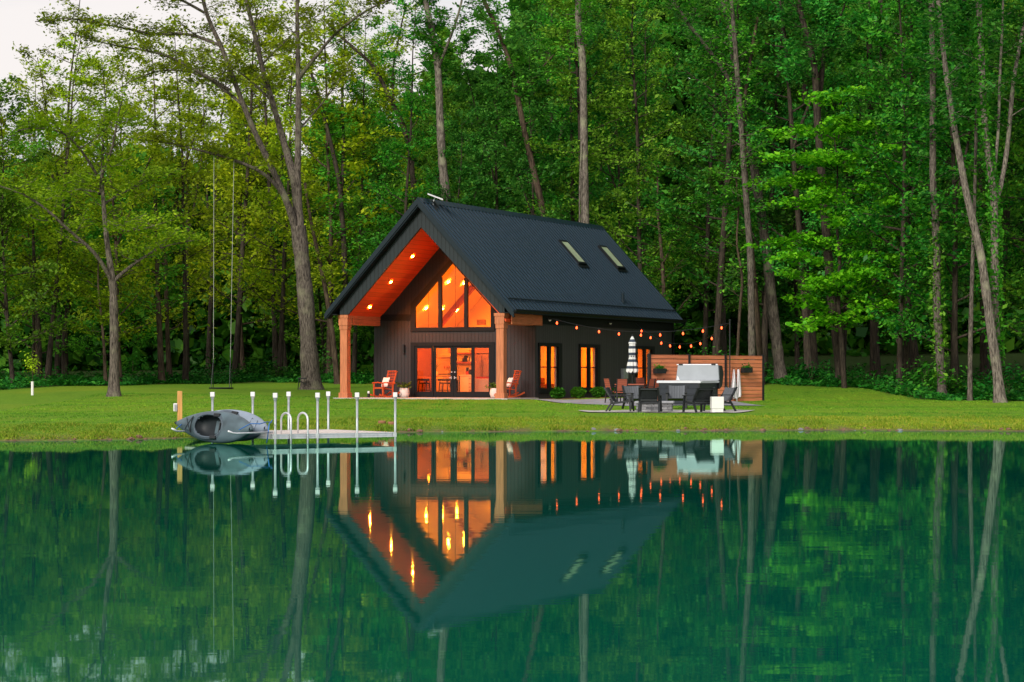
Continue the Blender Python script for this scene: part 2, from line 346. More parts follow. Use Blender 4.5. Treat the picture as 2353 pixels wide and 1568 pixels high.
def water_mat():
    m, n, k, p = new_mat('pond water'); n.remove(p); o = n['Material Output']
    tc = n.new('ShaderNodeTexCoord')
    mp = n.new('ShaderNodeMapping'); mp.inputs['Scale'].default_value = (.55, 1.6, 1); k.new(tc.outputs['Object'], mp.inputs[0])
    a = n.new('ShaderNodeTexNoise'); a.inputs['Scale'].default_value = 1.1; a.inputs['Detail'].default_value = 3; k.new(mp.outputs[0], a.inputs['Vector'])
    a2 = n.new('ShaderNodeTexNoise'); a2.inputs['Scale'].default_value = .06; a2.inputs['Detail'].default_value = 2; k.new(tc.outputs['Object'], a2.inputs['Vector'])
    ml = n.new('ShaderNodeMath'); ml.operation = 'MULTIPLY'; k.new(a.outputs[0], ml.inputs[0]); k.new(a2.outputs[0], ml.inputs[1])
    b = n.new('ShaderNodeBump'); b.inputs['Strength'].default_value = 1; b.inputs['Distance'].default_value = .0016; k.new(ml.outputs[0], b.inputs['Height'])
    fr = n.new('ShaderNodeFresnel'); fr.inputs[0].default_value = 1.36; k.new(b.outputs[0], fr.inputs['Normal'])
    d = n.new('ShaderNodeBsdfDiffuse'); d.inputs[0].default_value = (.0, .086, .062, 1)
    gl = n.new('ShaderNodeBsdfGlossy'); gl.inputs['Roughness'].default_value = .021; gl.inputs[0].default_value = (.62, .98, .85, 1); k.new(b.outputs[0], gl.inputs['Normal'])
    x = n.new('ShaderNodeMixShader'); k.new(fr.outputs[0], x.inputs[0]); k.new(d.outputs[0], x.inputs[1]); k.new(gl.outputs[0], x.inputs[2]); k.new(x.outputs[0], o.inputs[0])
    return m
wt = npmesh('water', [(-400, -60, 0), (400, -60, 0), (400, 82, 0), (-400, 82, 0)], [(0, 1, 2, 3)], water_mat()); tag(wt, kind='structure')

def sheet(name, quad, mt, lift, nu=24, nv=10, kind='structure', wob=.0):
    """a paved or mulched sheet draped a few millimetres over the ground inside a four cornered outline"""
    V = []; A, B, Cc, Dd = [np.array(q, float) for q in quad]
    for j in range(nv+1):
        for i in range(nu+1):
            u, v = i/nu, j/nv; p = (A*(1-u)+B*u)*(1-v) + (Dd*(1-u)+Cc*u)*v
            if j in (0, nv): p = p + np.array([0, wob*math.sin(i*1.7)+wob*.6*math.sin(i*.7+2)])
            V.append((p[0], p[1], gzf(p[0], p[1]) + lift))
    ii = (np.arange(nv)[:, None]*(nu+1) + np.arange(nu)[None, :]).ravel()
    return tag(npmesh(name, V, np.stack([ii, ii+1, ii+nu+2, ii+nu+1], 1), mt, smooth=True), kind=kind)
def hq(w, l): p = hw(w, l, 0); return (p.x, p.y)

# ------------------------------------------------------------------ the house (local axes: x across the gable, y along the ridge, z up)
house = thing('gabled_house', 'charcoal barn style house with black metal roof and glowing orange gable window', 'house', (HX, HD, ZB), -HA)
def hb(mb, name, mt, parent=None, **kw): return mb.build(name, mt, parent or house, dz=-ZB, **kw)
LW, WW, LE = 3.5, 3.83, 20.68
ct = lambda w: 7.86 - 1.045*abs(w)                     # ceiling line
rt = lambda w: 9.03 - 1.09*abs(w)                      # roof top line
# front wall with door and gable window openings
m = MB()
m.prism([(-WW, .55), (-2.0, .55), (-2.0, ct(2.0)), (-WW, ct(WW))], LW, LW+.15)
m.prism([(1.92, .55), (WW, .55), (WW, ct(WW)), (1.92, ct(1.92))], LW, LW+.15)
m.prism([(-2.0, 2.93), (1.92, 2.93), (1.92, 3.70), (-2.0, 3.70)], LW, LW+.15)
m.prism([(-2.0, 4.50), (-.03, 6.56), (-.03, 7.86), (-2.0, ct(2.0))], LW, LW+.15)
m.prism([(-.03, 6.56), (1.92, 4.50), (1.92, ct(1.92)), (-.03, 7.86)], LW, LW+.15)
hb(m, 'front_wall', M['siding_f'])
HOLES = [(4.0, 6.02), (8.6, 10.56), (15.7, 17.66)]
m = MB(); p = LW+.15
for a, b in HOLES:
    m.box(WW-.15, WW, p, a, .5, 4.35); m.box(WW-.15, WW, a, b, .5, 1.12); m.box(WW-.15, WW, a, b, 2.9, 4.35); p = b
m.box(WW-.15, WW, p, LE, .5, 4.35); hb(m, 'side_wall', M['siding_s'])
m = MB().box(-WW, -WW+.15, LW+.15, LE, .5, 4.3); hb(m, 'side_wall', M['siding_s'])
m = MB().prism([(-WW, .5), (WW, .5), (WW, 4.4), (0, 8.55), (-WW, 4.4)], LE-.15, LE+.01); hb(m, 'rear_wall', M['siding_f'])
# frieze boards
m = MB().box(WW+.002, WW+.04, LW-.02, LE+.04, 3.84, 4.33); hb(m, 'frieze_board', M['trim'])
m = MB().box(-WW, -2.05, LW-.035, LW-.002, 4.03, 4.29); m.box(-WW, -2.05, LW-.06, LW-.035, 4.20, 4.31); hb(m, 'frieze_board', M['trim'])
# gable face
m = MB()
m.prism([(-.03, 7.87), (-.03, 8.86), (-3.86, 8.86-1.09*3.83), (-3.86, 4.24), (-3.46, 4.24)], .34, .44)
m.prism([(-.03, 7.87), (3.56, 4.24), (3.80, 4.24), (3.80, 8.86-1.09*3.83), (-.03, 8.86)], .34, .44)
hb(m, 'gable_trim', M['gable'])
# porch ceiling
m = MB()
for s in (-1, 1): m.prism([(0, 7.86), (s*WW, ct(WW)), (s*WW, ct(WW)+.09), (0, 7.95)], .44, LW)
hb(m, 'porch_ceiling', M['porch_ceil'])
def lamp_at(w, l, rel, name, power, rad=.06, col=(1, .215, .012)):
    z = ct(w) - (.012 if rel < 1 else .085); s = 1 if w < 0 else -1
    nrm = Vector((s*1.045, 0, -1)).normalized(); u = Vector((0, 1, 0)); v = nrm.cross(u)
    c = Vector((w, l, z))
    N = 18; ang = [2*math.pi*q/N for q in range(N)]
    def circ(r, h): return [c + nrm*h + (u*math.cos(t) + v*math.sin(t))*r for t in ang]
    pr = circ(rad*1.35, 0) + circ(rad*1.3, .035) + circ(rad*1.02, .035) + circ(rad*1.02, .004)
    m = MB().add(pr, [(q+k_*N, (q+1) % N+k_*N, (q+1) % N+(k_+1)*N, q+(k_+1)*N) for k_ in range(3) for q in range(N)])
    can = hb(m, name, M['black'])
    m = MB().add(circ(rad, .008), [tuple(range(N))])
    key = 'lamp %g' % power
    if key not in M: M[key] = emit(key, col, power/(math.pi*math.pi*rad*rad))
    hb(m, 'lens', M[key], can)
for w in (-3.11, -2.10, -1.07): lamp_at(w, 1.67, .75, 'porch_downlight', 150)
# roof
m = MB(); RL0, RL1, WE = -.02, 20.95, 4.33
for s in (-1, 1): m.prism([(0, 9.03), (s*WE, rt(WE)), (s*WE, rt(WE)-.10), (0, 8.90)], RL0, RL1)
t = .03
while t < 20.9:
    for s in (-1, 1):
        sl_ = Vector((s*WE, 0, rt(WE)-9.03)).normalized(); nn = Vector((-sl_.z*s, 0, sl_.x*s)) if s > 0 else Vector((sl_.z, 0, -sl_.x))
        if nn.z < 0: nn = -nn
        a = Vector((s*.12, t, rt(.12))) + nn*.012; b = Vector((s*(WE+.01), t, rt(WE+.01))) + nn*.012
        m.bar(a, b, .10, .07, up=nn)
    t += .37
m.prism([(-.17, rt(.17)+.03), (0, 9.07), (.17, rt(.17)+.03), (.17, rt(.17)+.055), (0, 9.10), (-.17, rt(.17)+.055)], RL0-.01, RL1+.01)
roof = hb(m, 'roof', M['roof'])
def chevron(w, z0, z1, dz0, dz1): return [(0, z0), (w, rt(w)+dz0), (w, rt(w)+dz1), (0, z1), (-w, rt(w)+dz1), (-w, rt(w)+dz0)]
hb(MB().prism(chevron(WE+.06, 9.06, 8.80, .02, -.20), RL0-.05, RL0-.001), 'rake_board', M['rake'])
hb(MB().prism(chevron(WE+.02, 8.98, 8.72, -.05, -.26), RL0+.001, RL0+.10), 'rake_board', M['rake'])
hb(MB().prism(chevron(WE+.04, 9.05, 8.80, .02, -.22), RL1+.001, RL1+.05), 'rake_board', M['rake'])
m = MB()
for s in (-1, 1):
    m.prism([(0, 8.72), (s*(WE-.05), rt(WE-.05)-.26), (s*(WE-.05), rt(WE-.05)-.31), (0, 8.67)], RL0+.10, .34)
    m.box(min(s*3.87, s*4.30), max(s*3.87, s*4.30), .1, 20.9, 4.22, 4.26)
    m.box(min(s*4.27, s*4.31), max(s*4.27, s*4.31), .05, 20.9, 4.262, 4.36)
hb(m, 'soffit', M['trim'])
m = MB()
m.prism([(4.33, 4.36), (4.34, 4.26), (4.42, 4.26), (4.46, 4.31), (4.46, 4.38), (4.45, 4.38), (4.43, 4.33), (4.36, 4.33), (4.345, 4.36)], .05, 20.95)
gut = hb(m, 'gutter', M['trim'])
m = MB().tube([(4.40, 20.8, 4.26), (4.40, 20.8, 4.15), (4.10, 20.9, 3.95), (3.93, 20.75, 3.9), (3.9, 20.6, 3.7), (3.9, 20.6, .8)], .045, 8); hb(m, 'downspout', M['trim'])
m = MB().tube([(3.93, .4, rt(3.93)+.10), (3.93, 20.9, rt(3.93)+.10)], .028, 6)
for t in np.arange(.5, 20.9, .74): m.bar((3.93, t, rt(3.93)), (3.93, t, rt(3.93)+.11), .03, .05)
hb(m, 'snow_guard', M['rake'])
# skylights
for l0 in (12.6, 17.6):
    a, b = Vector((1.10, 0, rt(1.10))), Vector((2.04, 0, rt(2.04))); nn = Vector((1.09, 0, 1)).normalized()
    def sk(w0, w1, l0_, l1_, h0, h1):
        vs = []
        for h in (h0, h1):
            for w, l in ((w0, l0_), (w1, l0_), (w1, l1_), (w0, l1_)): q = Vector((w, l, rt(w))) + nn*h; vs.append(q)
        return vs
    BF = [(0,3,2,1),(4,5,6,7),(0,1,5,4),(1,2,6,5),(2,3,7,6),(3,0,4,7)]
    fm = MB(); fm.add(sk(1.06, 1.13, l0, l0+.98, 0, .13), BF); fm.add(sk(2.0, 2.08, l0, l0+.98, 0, .13), BF)
    fm.add(sk(1.13, 2.0, l0, l0+.09, 0, .13), BF); fm.add(sk(1.13, 2.0, l0+.89, l0+.98, 0, .13), BF); fm.add(sk(2.08, 2.2, l0-.1, l0+1.1, .03, .06), BF)
    s_ = hb(fm, 'skylight', M['trim']); hb(MB().add(sk(1.13, 2.0, l0+.09, l0+.89, .05, .115), BF), 'pane', M['skylight'], s_)
hb(MB().tube([(3.62, 14.4, rt(3.62)-.1), (3.62, 14.4, rt(3.62)+.42)], .07, 10).lathe([(.14, 0), (.09, .1)], 12, (3.62, 14.4, rt(3.62)-.04)), 'vent_pipe', M['rake'])
# posts and beams of the porch
for w in (-3.735, 3.545):
    m = MB().box(w-.165, w+.165, .44, .77, .62, 3.70)
    ps = hb(m, 'porch_post', M['cedar'], bevel=.008)
    hb(MB().box(w-.215, w+.215, .39, .82, .60, .92), 'base_block', M['cedar'], ps, bevel=.01)
    hb(MB().box(w-.19, w+.19, .415, .795, 3.60, 3.78).box(w-.215, w+.215, .39, .82, 3.78, 4.10).box(w-.24, w+.24, .365, .845, 4.10, 4.235), 'capital', M['cedar'], ps, bevel=.008)
hb(MB().box(-3.96, -3.52, .846, LW-.01, 3.81, 4.06).box(-3.98, -3.50, .846, LW-.01, 4.063, 4.24), 'porch_beam', M['cedar_h'])
hb(MB().box(3.36, 3.74, .846, LW-.01, 3.77, 4.215), 'porch_beam', M['cedar_h'])
hb(MB().box(3.50, 3.90, LW-.008, LW+.5, 3.77, 4.215), 'beam_end', M['cedar_h']) if False else None
hb(MB().box(WW+.042, WW+.10, .846, LW+.55, 3.78, 4.21), 'beam_trim', M['cedar_h'])
# transom window in the gable
tt = lambda w: 6.50 - 1.045*abs(w+.03)
fr = MB()
fr.box(-2.03, 1.96, LW-.07, LW+.06, 3.56, 3.73)
fr.box(-2.03, -1.81, LW-.068, LW+.06, 3.73, 4.62); fr.box(1.78, 1.96, LW-.068, LW+.06, 3.73, 4.62)
fr.prism([(-2.03, 4.62), (-1.81, 4.62), (-.03, tt(-.03)), (-.03, tt(-.03)+.26), (-2.03, 4.77)], LW-.066, LW+.06)
fr.prism([(1.96, 4.62), (1.96, 4.77), (-.03, tt(-.03)+.26), (-.03, tt(-.03)), (1.78, 4.62)], LW-.066, LW+.06)
for w0, w1 in ((-.705, -.545), (.53, .69)): fr.box(w0, w1, LW-.064, LW+.058, 3.73, min(tt(w0), tt(w1))+.1)
tw = hb(fr, 'gable_window', M['trim'])
for w0, w1 in ((-1.81, -.70), (-.55, .535), (.685, 1.78)):
    poly = [(w0, 3.73), (w1, 3.73), (w1, tt(w1)+.02)] + ([(-.03, tt(-.03)+.02)] if w0 < -.03 < w1 else []) + [(w0, tt(w0)+.02)]
    hb(MB().prism(poly, LW-.01, LW+.005), 'pane', M['glass'], tw)
# glazed doors
fr = MB().box(-2.03, 1.94, LW-.055, LW+.10, 2.93, 3.085).box(-2.03, -1.86, LW-.053, LW+.10, .70, 2.93).box(1.79, 1.94, LW-.053, LW+.10, .70, 2.93).box(-2.03, 1.94, LW-.05, LW+.10, .66, .735)
hb(fr, 'door_frame', M['trim'])
for i, (a, b, pa, pb) in enumerate([(-1.86, -.955, -1.74, -1.05), (-.945, -.01, -.853, -.148), (0, .925, .139, .835), (.935, 1.79, .99, 1.675)]):
    dl = 0 if i in (0, 3) else .03
    dm = MB(); y0, y1 = LW-.02+dl, LW+.04+dl
    dm.box(a, pa, y0, y1, .736, 2.93); dm.box(pb, b, y0, y1, .736, 2.93); dm.box(pa, pb, y0, y1, .736, .955); dm.box(pa, pb, y0, y1, 2.83, 2.93)
    d = hb(dm, 'glazed_door', M['trim'])
    hb(MB().box(pa, pb, LW+.005+dl, LW+.015+dl, .955, 2.83), 'pane', M['glass'] if i in (1, 2) else M['glass_dim'], d)
    if i in (1, 2):
        x = pb+.07 if i == 1 else pa-.07
        hb(MB().tube([(x, y0-.06, 1.62), (x, y0-.06, 1.5)], .022, 8).tube([(x, y0, 1.56), (x, y0-.06, 1.56)], .02, 8).bar((x, y0-.06, 1.56), (x-.10 if i == 1 else x+.10, y0-.06, 1.55), .025, .03), 'handle', M['galv'], d); hb(MB().tube([(x, y0, 1.80), (x, y0-.03, 1.80)], .03, 8), 'lock', M['galv'], d)
# side windows: two tall sashes each
for a, b in HOLES:
    fr = MB(); x0, x1 = WW-.05, WW+.045
    fr.box(x0, x1, a-.20, a, .90, 3.05); fr.box(x0, x1, b, b+.36, .90, 3.05); fr.box(x0, x1+.002, a-.20, b+.36, 2.9, 3.052); fr.box(x0, x1+.02, a-.22, b+.38, .86, 1.12)
    mid = a+.90; fr.box(x0, x1-.01, mid, mid+.27, 1.12, 2.9)
    w_ = hb(fr, 'window', M['trim'])
    for p0, p1 in ((a, mid), (mid+.27, b)):
        sm = MB().box(WW-.045, WW-.012, p0, p1, 1.985, 2.035).box(WW-.046, WW-.008, p0, p0+.03, 1.12, 2.9).box(WW-.046, WW-.008, p1-.04, p1, 1.12, 2.9)
        s_ = hb(sm, 'sash', M['trim'], w_)
        hb(MB().box(WW-.03, WW-.022, p0+.02, p1-.03, 1.12, 2.9), 'pane', M['glass'], w_)
    hb(MB().box(WW-.14, WW-.06, b-.07, b-.001, 1.12, 2.9).box(WW-.14, WW-.06, mid+.17, mid+.26, 1.12, 2.9), 'jamb', M['white'], w_)
# small fittings on the walls
sc = hb(MB().box(-2.41, -2.29, LW-.03, LW-.002, 2.70, 2.95).lathe([(.055, 0), (.055, .03)], 12, (-2.35, LW-.11, 2.97)).lathe([(.06, 0), (.06, .03)], 12, (-2.35, LW-.11, 2.63)).bar((-2.35, LW-.03, 2.98), (-2.35, LW-.11, 2.98), .02, .02), 'wall_sconce', M['black'])
hb(MB().lathe([(.042, 0), (.042, .31)], 12, (-2.35, LW-.11, 2.66)), 'shade', M['black'], sc)
for l in (4.75, 11.9):
    fl = hb(MB().box(WW+.04, WW+.10, l-.06, l+.06, 4.0, 4.10), 'flood_light', M['black']); hb(MB().lathe([(.03, 0), (.065, .05), (.065, .06)], 10, (WW+.15, l, 3.98)), 'lens', M['white'], fl)
hb(MB().box(WW+.002, WW+.14, 13.6, 14.2, 1.5, 1.98).box(WW+.14, WW+.155, 13.66, 14.14, 1.56, 1.92), 'meter_box', M['galv'], bevel=.012)
hb(MB().tube([(WW+.05, 13.9, 1.5), (WW+.05, 13.9, .5)], .03, 8), 'conduit', M['galv'])
# inside: shell, ceiling, lights
m = MB()
m.box(-3.675, -3.64, 3.66, 20.5, .72, 4.05); m.box(-3.64, 3.64, 9.3, 9.4, .72, 3.25) if False else m.box(-3.64, 1.2, 9.3, 9.4, .72, 3.25); m.box(1.2, 1.3, 9.3, 14.0, .72, 3.25); m.box(1.3, 3.64, 14.0, 14.1, .72, 3.25)
m.prism([(-3.64, 3.38), (3.64, 3.38), (3.64, ct(3.64)-.06), (0, 7.78), (-3.64, ct(3.64)-.06)], 11.72, 11.8)
m.prism([(-3.64, .72), (3.64, .72), (3.64, 3.2), (-3.64, 3.2)], 20.45, 20.5)
p = 3.68
for a, b in HOLES:
    m.box(3.645, 3.675, p, a, .72, 4.05); m.box(3.645, 3.675, a, b, .72, 1.12); m.box(3.645, 3.675, a, b, 2.9, 4.05); p = b
m.box(3.645, 3.675, p, 20.5, .72, 4.05)
m.prism([(-3.64, .72), (-2.0, .72), (-2.0, ct(2)-.1), (-3.64, ct(3.64)-.1)], 3.655, 3.68); m.prism([(1.92, .72), (3.64, .72), (3.64, ct(3.64)-.1), (1.92, ct(1.92)-.1)], 3.655, 3.68)
m.box(-2.0, 1.92, 3.655, 3.68, 2.95, 3.68)
hb(m, 'inside_wall', M['wall_in'])
m = MB()
for s in (-1, 1): m.prism([(0, 7.80), (s*3.64, ct(3.64)-.06), (s*3.64, ct(3.64)+.0), (0, 7.855)], 3.66, 11.72)
m.box(-3.64, 3.64, 9.3, 20.45, 3.255, 3.37)
hb(m, 'inside_ceiling', M['wall_in'])
hb(MB().box(-3.67, 3.67, 3.655, 20.5, .60, .72), 'inside_floor', M['floor_in'])
m = MB(); a = Vector((-3.55, 9.6, ct(3.55)-.18)); b = Vector((-.1, 9.6, ct(.1)-.18)); m.bar(a, b, .24, .26, up=(0, 1, 0)); b2 = Vector((.1, 9.6, ct(.1)-.18)); m.bar(b2, Vector((3.55, 9.6, ct(3.55)-.18)), .24, .26, up=(0, 1, 0))
hb(m, 'rafter', M['beam_in'])
for w, l in ((-1.85, 6.9), (-1.84, 8.56), (-2.96, 6.92), (-2.96, 8.61), (-2.97, 10.2)): 
    lamp_at(w, l, 1.2, 'recessed_light', 82, .09)
for (x, y) in ((2.6, 11.2), (2.6, 13.2), (1.9, 15.6), (1.9, 18.4)):      # ceiling discs of the back rooms
    if 'lamp back' not in M: M['lamp back'] = emit('lamp back', (1, .225, .013), 100/(math.pi*math.pi*.0144))
    hb(MB().lathe([(.12, 0), (.13, .012)], 18, (x, y, 3.242)), 'ceiling_disc', M['lamp back'])
hb(MB().box(-1.0, -.52, 11.68, 11.718, 3.95+.03, 4.20), 'vent_grille', mat('grille', (.35, .14, .06), .6)) if False else None
p0, p1 = (-2.62, 4.30), (-2.20, 4.52)
gq = groove_mat('grille slats', (.42, .20, .09), 0, .05, .4, groove=.3)
hb(MB().box(-2.62+.0, -2.18, 11.68, 11.718, 4.02, 4.26), 'vent_grille', gq)

# things fixed inside, seen through the doors
def inside(name, label, cat, group=None): return thing(name, label, cat, (HX, HD, ZB), -HA, group)
t = inside('kitchen_counter', 'cream kitchen counter with drawers behind the glazed doors', 'counter')
hb(MB().box(-3.6, -2.62, 8.65, 9.28, .80, 1.64).box(-2.08, -1.50, 8.65, 9.28, .80, 1.64), 'cabinet', M['cab'], t)
hb(MB().box(-3.62, -2.60, 8.60, 9.29, 1.642, 1.69).box(-2.10, -1.48, 8.60, 9.29, 1.642, 1.69), 'countertop', M['wall_in'], t)
for w in (-3.2, -2.85): hb(MB().box(w-.06, w+.06, 8.60, 8.645, 1.50, 1.525), 'handle', M['black'], t)
for z in (1.5, 1.28, 1.12, .98): hb(MB().box(-1.62, -1.54, 8.61, 8.648, z, z+.02), 'handle', M['black'], t)
hb(MB().box(-2.05, -1.66, 8.635, 8.648, .86, 1.58), 'drawer_front', M['wall_in'], t)
t = inside('kitchen_range', 'dark oven and cooktop between the cream cabinets', 'oven')
hb(MB().box(-2.58, -2.12, 8.62, 9.28, .75, 1.66), 'body', M['fridge'], t); hb(MB().box(-2.54, -2.16, 8.60, 8.618, .95, 1.45), 'oven_door', M['black'], t); hb(MB().box(-3.18, -2.66, 8.72, 9.2, 1.692, 1.735), 'grate', M['black'], t)
t = inside('range_hood', 'pale chimney range hood on the kitchen wall', 'hood')
hb(MB().prism([(-3.26, 2.50), (-2.55, 2.50), (-2.55, 2.56), (-2.72, 2.68), (-3.08, 2.68), (-3.26, 2.56)], 8.75, 9.28), 'canopy', M['cab'], t); hb(MB().box(-3.05, -2.75, 8.85, 9.28, 2.682, 3.24), 'chimney', M['cab'], t)
for z, w0, w1 in ((2.62, -2.52, -1.35), (2.20, -2.62, -1.35)):
    tag(hb(MB().box(w0, w1, 8.85, 9.29, z, z+.075), 'wall_shelf', M['beam_in'], house), None)
def lonely(mb, name, label, cat, mt, group=None, **kw):
    o = mb.build(name, mt, None, dz=-ZB, **kw); o.location = (HX, HD, ZB); o.rotation_euler = (0, 0, -HA); return tag(o, label, cat, group)
lonely(MB().lathe([(.03, 0), (.05, .01), (.16, .09), (.17, .10), (.15, .10), (.05, .03)], 16, (-1.62, 9.0, 2.697)), 'bowl', 'wide shallow bowl on the upper kitchen shelf', 'bowl', M['beam_in'], smooth=True)
lonely(MB().prism([(math.cos(a_)*.16-2.0, 2.276+max(0, math.sin(a_))*.30) for a_ in np.linspace(0, math.pi, 14)], 9.12, 9.15), 'serving_board', 'dark round topped board leaning on the lower kitchen shelf', 'board', M['black'])
lonely(MB().lathe([(.07, 0), (.09, .06), (.07, .15), (.06, .16)], 14, (-2.2, 8.98, 2.277)), 'jar', 'small cream jar on the lower shelf beside the dark board', 'jar', M['wall_in'], smooth=True)
lonely(MB().lathe([(.12, 0), (.12, .05), (.10, .06), (.10, .16), (.08, .17)], 14, (-1.62, 8.98, 2.277)), 'crockery_stack', 'stack of pale crockery on the right end of the lower shelf', 'crockery', M['wall_in'], smooth=True)
lonely(MB().lathe([(.035, 0), (.035, .16), (.015, .2), (.015, .24)], 12, (-1.80, 8.95, 2.277)), 'bottle', 'slim pale bottle on the lower shelf', 'bottle', M['wall_in'], smooth=True)
t = inside('refrigerator', 'tall steel two door refrigerator seen through the right glazed panel', 'refrigerator')
hb(MB().box(-1.38, -.985, 8.62, 9.28, .76, 2.62), 'door', M['fridge'], t, bevel=.01); hb(MB().box(-.975, -.50, 8.62, 9.28, .76, 2.62), 'door', M['fridge'], t, bevel=.01)
for w in (-1.02, -.94): hb(MB().tube([(w, 8.62, 2.35), (w, 8.56, 2.33), (w, 8.56, 1.35), (w, 8.62, 1.33)], .015, 8), 'handle', M['galv'], t)
lonely(MB().box(-1.40, -.48, 8.66, 9.28, 2.66, 3.22), 'overhead_cabinet', 'cream cabinet above the refrigerator', 'cabinet', M['cab'])
t = inside('knife_block', 'wooden knife block with black handles on the counter', 'knife block')
hb(MB().box(-1.83, -1.70, 8.72, 8.9, 1.692, 1.85), 'block', M['cushion_red'], t)
for w in (-1.80, -1.76, -1.72): hb(MB().box(w-.015, w+.015, 8.74, 8.78, 1.85, 2.02), 'knife_handle', M['black'], t)
lonely(MB().box(-1.66, -1.50, 8.7, 9.0, 1.692, 1.93), 'toaster', 'dark toaster next to the knife block', 'toaster', M['black'], bevel=.02)
t = inside('utensil_crock', 'cream crock of red utensils on the counter', 'crock')
hb(MB().lathe([(.07, 0), (.08, .02), (.08, .15), (.07, .15)], 14, (-2.80, 8.8, 1.735)), 'crock', M['wall_in'], t)
for dx in (-.05, 0, .04): hb(MB().tube([(-2.80+dx, 8.8, 1.83), (-2.80+dx*2.4, 8.8, 2.0)], .008, 6).lathe([(.01, 0), (.03, .03), (.025, .08), (.01, .1)], 8, (-2.80+dx*2.4, 8.8, 1.99)), 'utensil', M['cushion_red'], t)
def stool(loc, label):
    t = inside('bar_stool', label, 'stool', 'bar stools inside')
    x, y = loc
    hb(MB().lathe([(.10, 0), (.24, .0), (.26, .03), (.24, .06), (.1, .06)], 18, (x, y, 1.28)), 'seat', M['black'], t)
    hb(MB().tube([(x-.27, y-.1, 1.46), (x-.20, y-.2, 1.47), (x, y-.25, 1.47), (x+.20, y-.2, 1.47), (x+.27, y-.1, 1.46)], .05, 8), 'backrest', M['black'], t)
    for i, j in ((-1, -1), (1, -1), (1, 1), (-1, 1)): hb(MB().tube([(x+i*.17, y+j*.16, 1.45 if j < 0 else 1.28), (x+i*.23, y+j*.2, .725)], .022, 8), 'leg', M['black'], t)
    hb(MB().tube([(x-.2, y-.18, 1.0), (x+.2, y-.18, 1.0)], .016, 6).tube([(x-.2, y+.18, 1.0), (x+.2, y+.18, 1.0)], .016, 6), 'stretcher', M['black'], t)
stool((-1.72, 6.3), 'black curved back stool seen through the second glazed panel'); stool((-2.40, 5.6), 'black stool behind the leftmost glazed panel')
t = inside('dining_island', 'pale table top behind the leftmost glazed panel', 'table')
hb(MB().box(-3.3, -1.9, 6.4, 7.4, 1.50, 1.60), 'tabletop', M['wall_in'], t)
for w, l in ((-3.2, 6.5), (-2.0, 6.5), (-3.2, 7.3), (-2.0, 7.3)): hb(MB().box(w-.04, w+.04, l-.04, l+.04, .722, 1.50), 'leg', M['cab'], t)
t = inside('round_vase', 'round clay vase of twigs on the table behind the leftmost glazed panel', 'vase')
hb(MB().lathe([(.05, 0), (.13, .06), (.15, .14), (.10, .23), (.05, .26), (.05, .28)], 16, (-2.40, 6.7, 1.602)), 'vase', M['pot'], t, smooth=True)
tm = MB()
for i in range(9): a_ = i*.7; tm.tube([(-2.40, 6.7, 1.85), (-2.40+.1*math.cos(a_), 6.7+.1*math.sin(a_), 2.05), (-2.40+.25*math.cos(a_), 6.7+.25*math.sin(a_), 2.15+.03*(i % 4))], .006, 5)
hb(tm, 'twigs', M['fern'] if 'fern' in M else LM['fern'], t)
t = inside('armchair', 'cream wing armchair with a red cushion behind the right glazed panel', 'armchair')
hb(MB().prism([(.02, .9), (.75, .9), (.78, 1.52), (-.06, 1.52)], 5.6, 5.75), 'backrest', M['pillow'], t, bevel=.03)
hb(MB().box(.0, .72, 5.76, 6.4, .86, 1.15), 'seat', M['pillow'], t, bevel=.03)
for w in (.06, .66):
    for l in (5.7, 6.3): hb(MB().tube([(w, l, .9), (w, l, .722)], .025, 8), 'leg', M['black'], t)
lonely(MB().box(.0, .7, 5.8, 6.0, 1.16, 1.60), 'throw_cushion', 'red cushion on the cream armchair indoors', 'cushion', M['cushion_red'], bevel=.05)
M['shade glow'] = emit('pendant globe', (1, .225, .013), 170/(math.pi*4*math.pi*.0169))
for w, l in ((-2.05, 5.3), (-.75, 5.3)):
    t = inside('pendant_lamp', 'glowing globe pendant on a long thin cord inside the gable room', 'pendant lamp', 'pendant lamps indoors')
    hb(MB().tube([(w, l, ct(w)-.06), (w, l, 3.15)], .008, 6), 'cord', M['black'], t)
    hb(MB().lathe([(.03, -.13), (.09, -.09), (.13, 0), (.09, .09), (.03, .13)], 16, (w, l, 3.02)), 'globe', M['shade glow'], t, smooth=True)
lonely(MB().box(1.9, 3.55, 6.3, 8.6, .722, 1.28).box(1.9, 2.15, 6.3, 8.6, 1.28, 1.55), 'sofa', 'red sofa inside the first side window', 'sofa', M['cushion_red'], bevel=.05)
# dish on the ridge
t = inside('satellite_dish', 'flat white satellite internet dish on the front end of the roof ridge', 'dish')
dm = Matrix.Translation((.25, 1.15, 9.19)) @ Matrix.Rotation(R(30), 4, 'Z') @ Matrix.Rotation(R(20), 4, 'Y') @ Matrix.Rotation(R(10), 4, 'X')
hb(MB().box(-.34, .34, -.26, .26, -.012, .012, dm), 'panel', M['white'], t, bevel=.01)
hb(MB().tube([(.18, 1.1, 8.85), (.20, 1.1, 9.02), (.25, 1.15, 9.18)], .025, 8), 'mast', M['galv'], t)
hb(MB().bar((.20, 1.0, 9.0), (.42, .95, 8.60), .04, .04).bar((.20, 1.1, 9.0), (.30, 1.35, 8.72), .04, .04), 'mount', M['black'], t)
# porch slab
o = lonely(MB().box(-4.1, 4.0, .15, 3.49, .45, .705), 'porch_slab', None, None, M['conc'], bevel=.02); o['kind'] = 'structure'

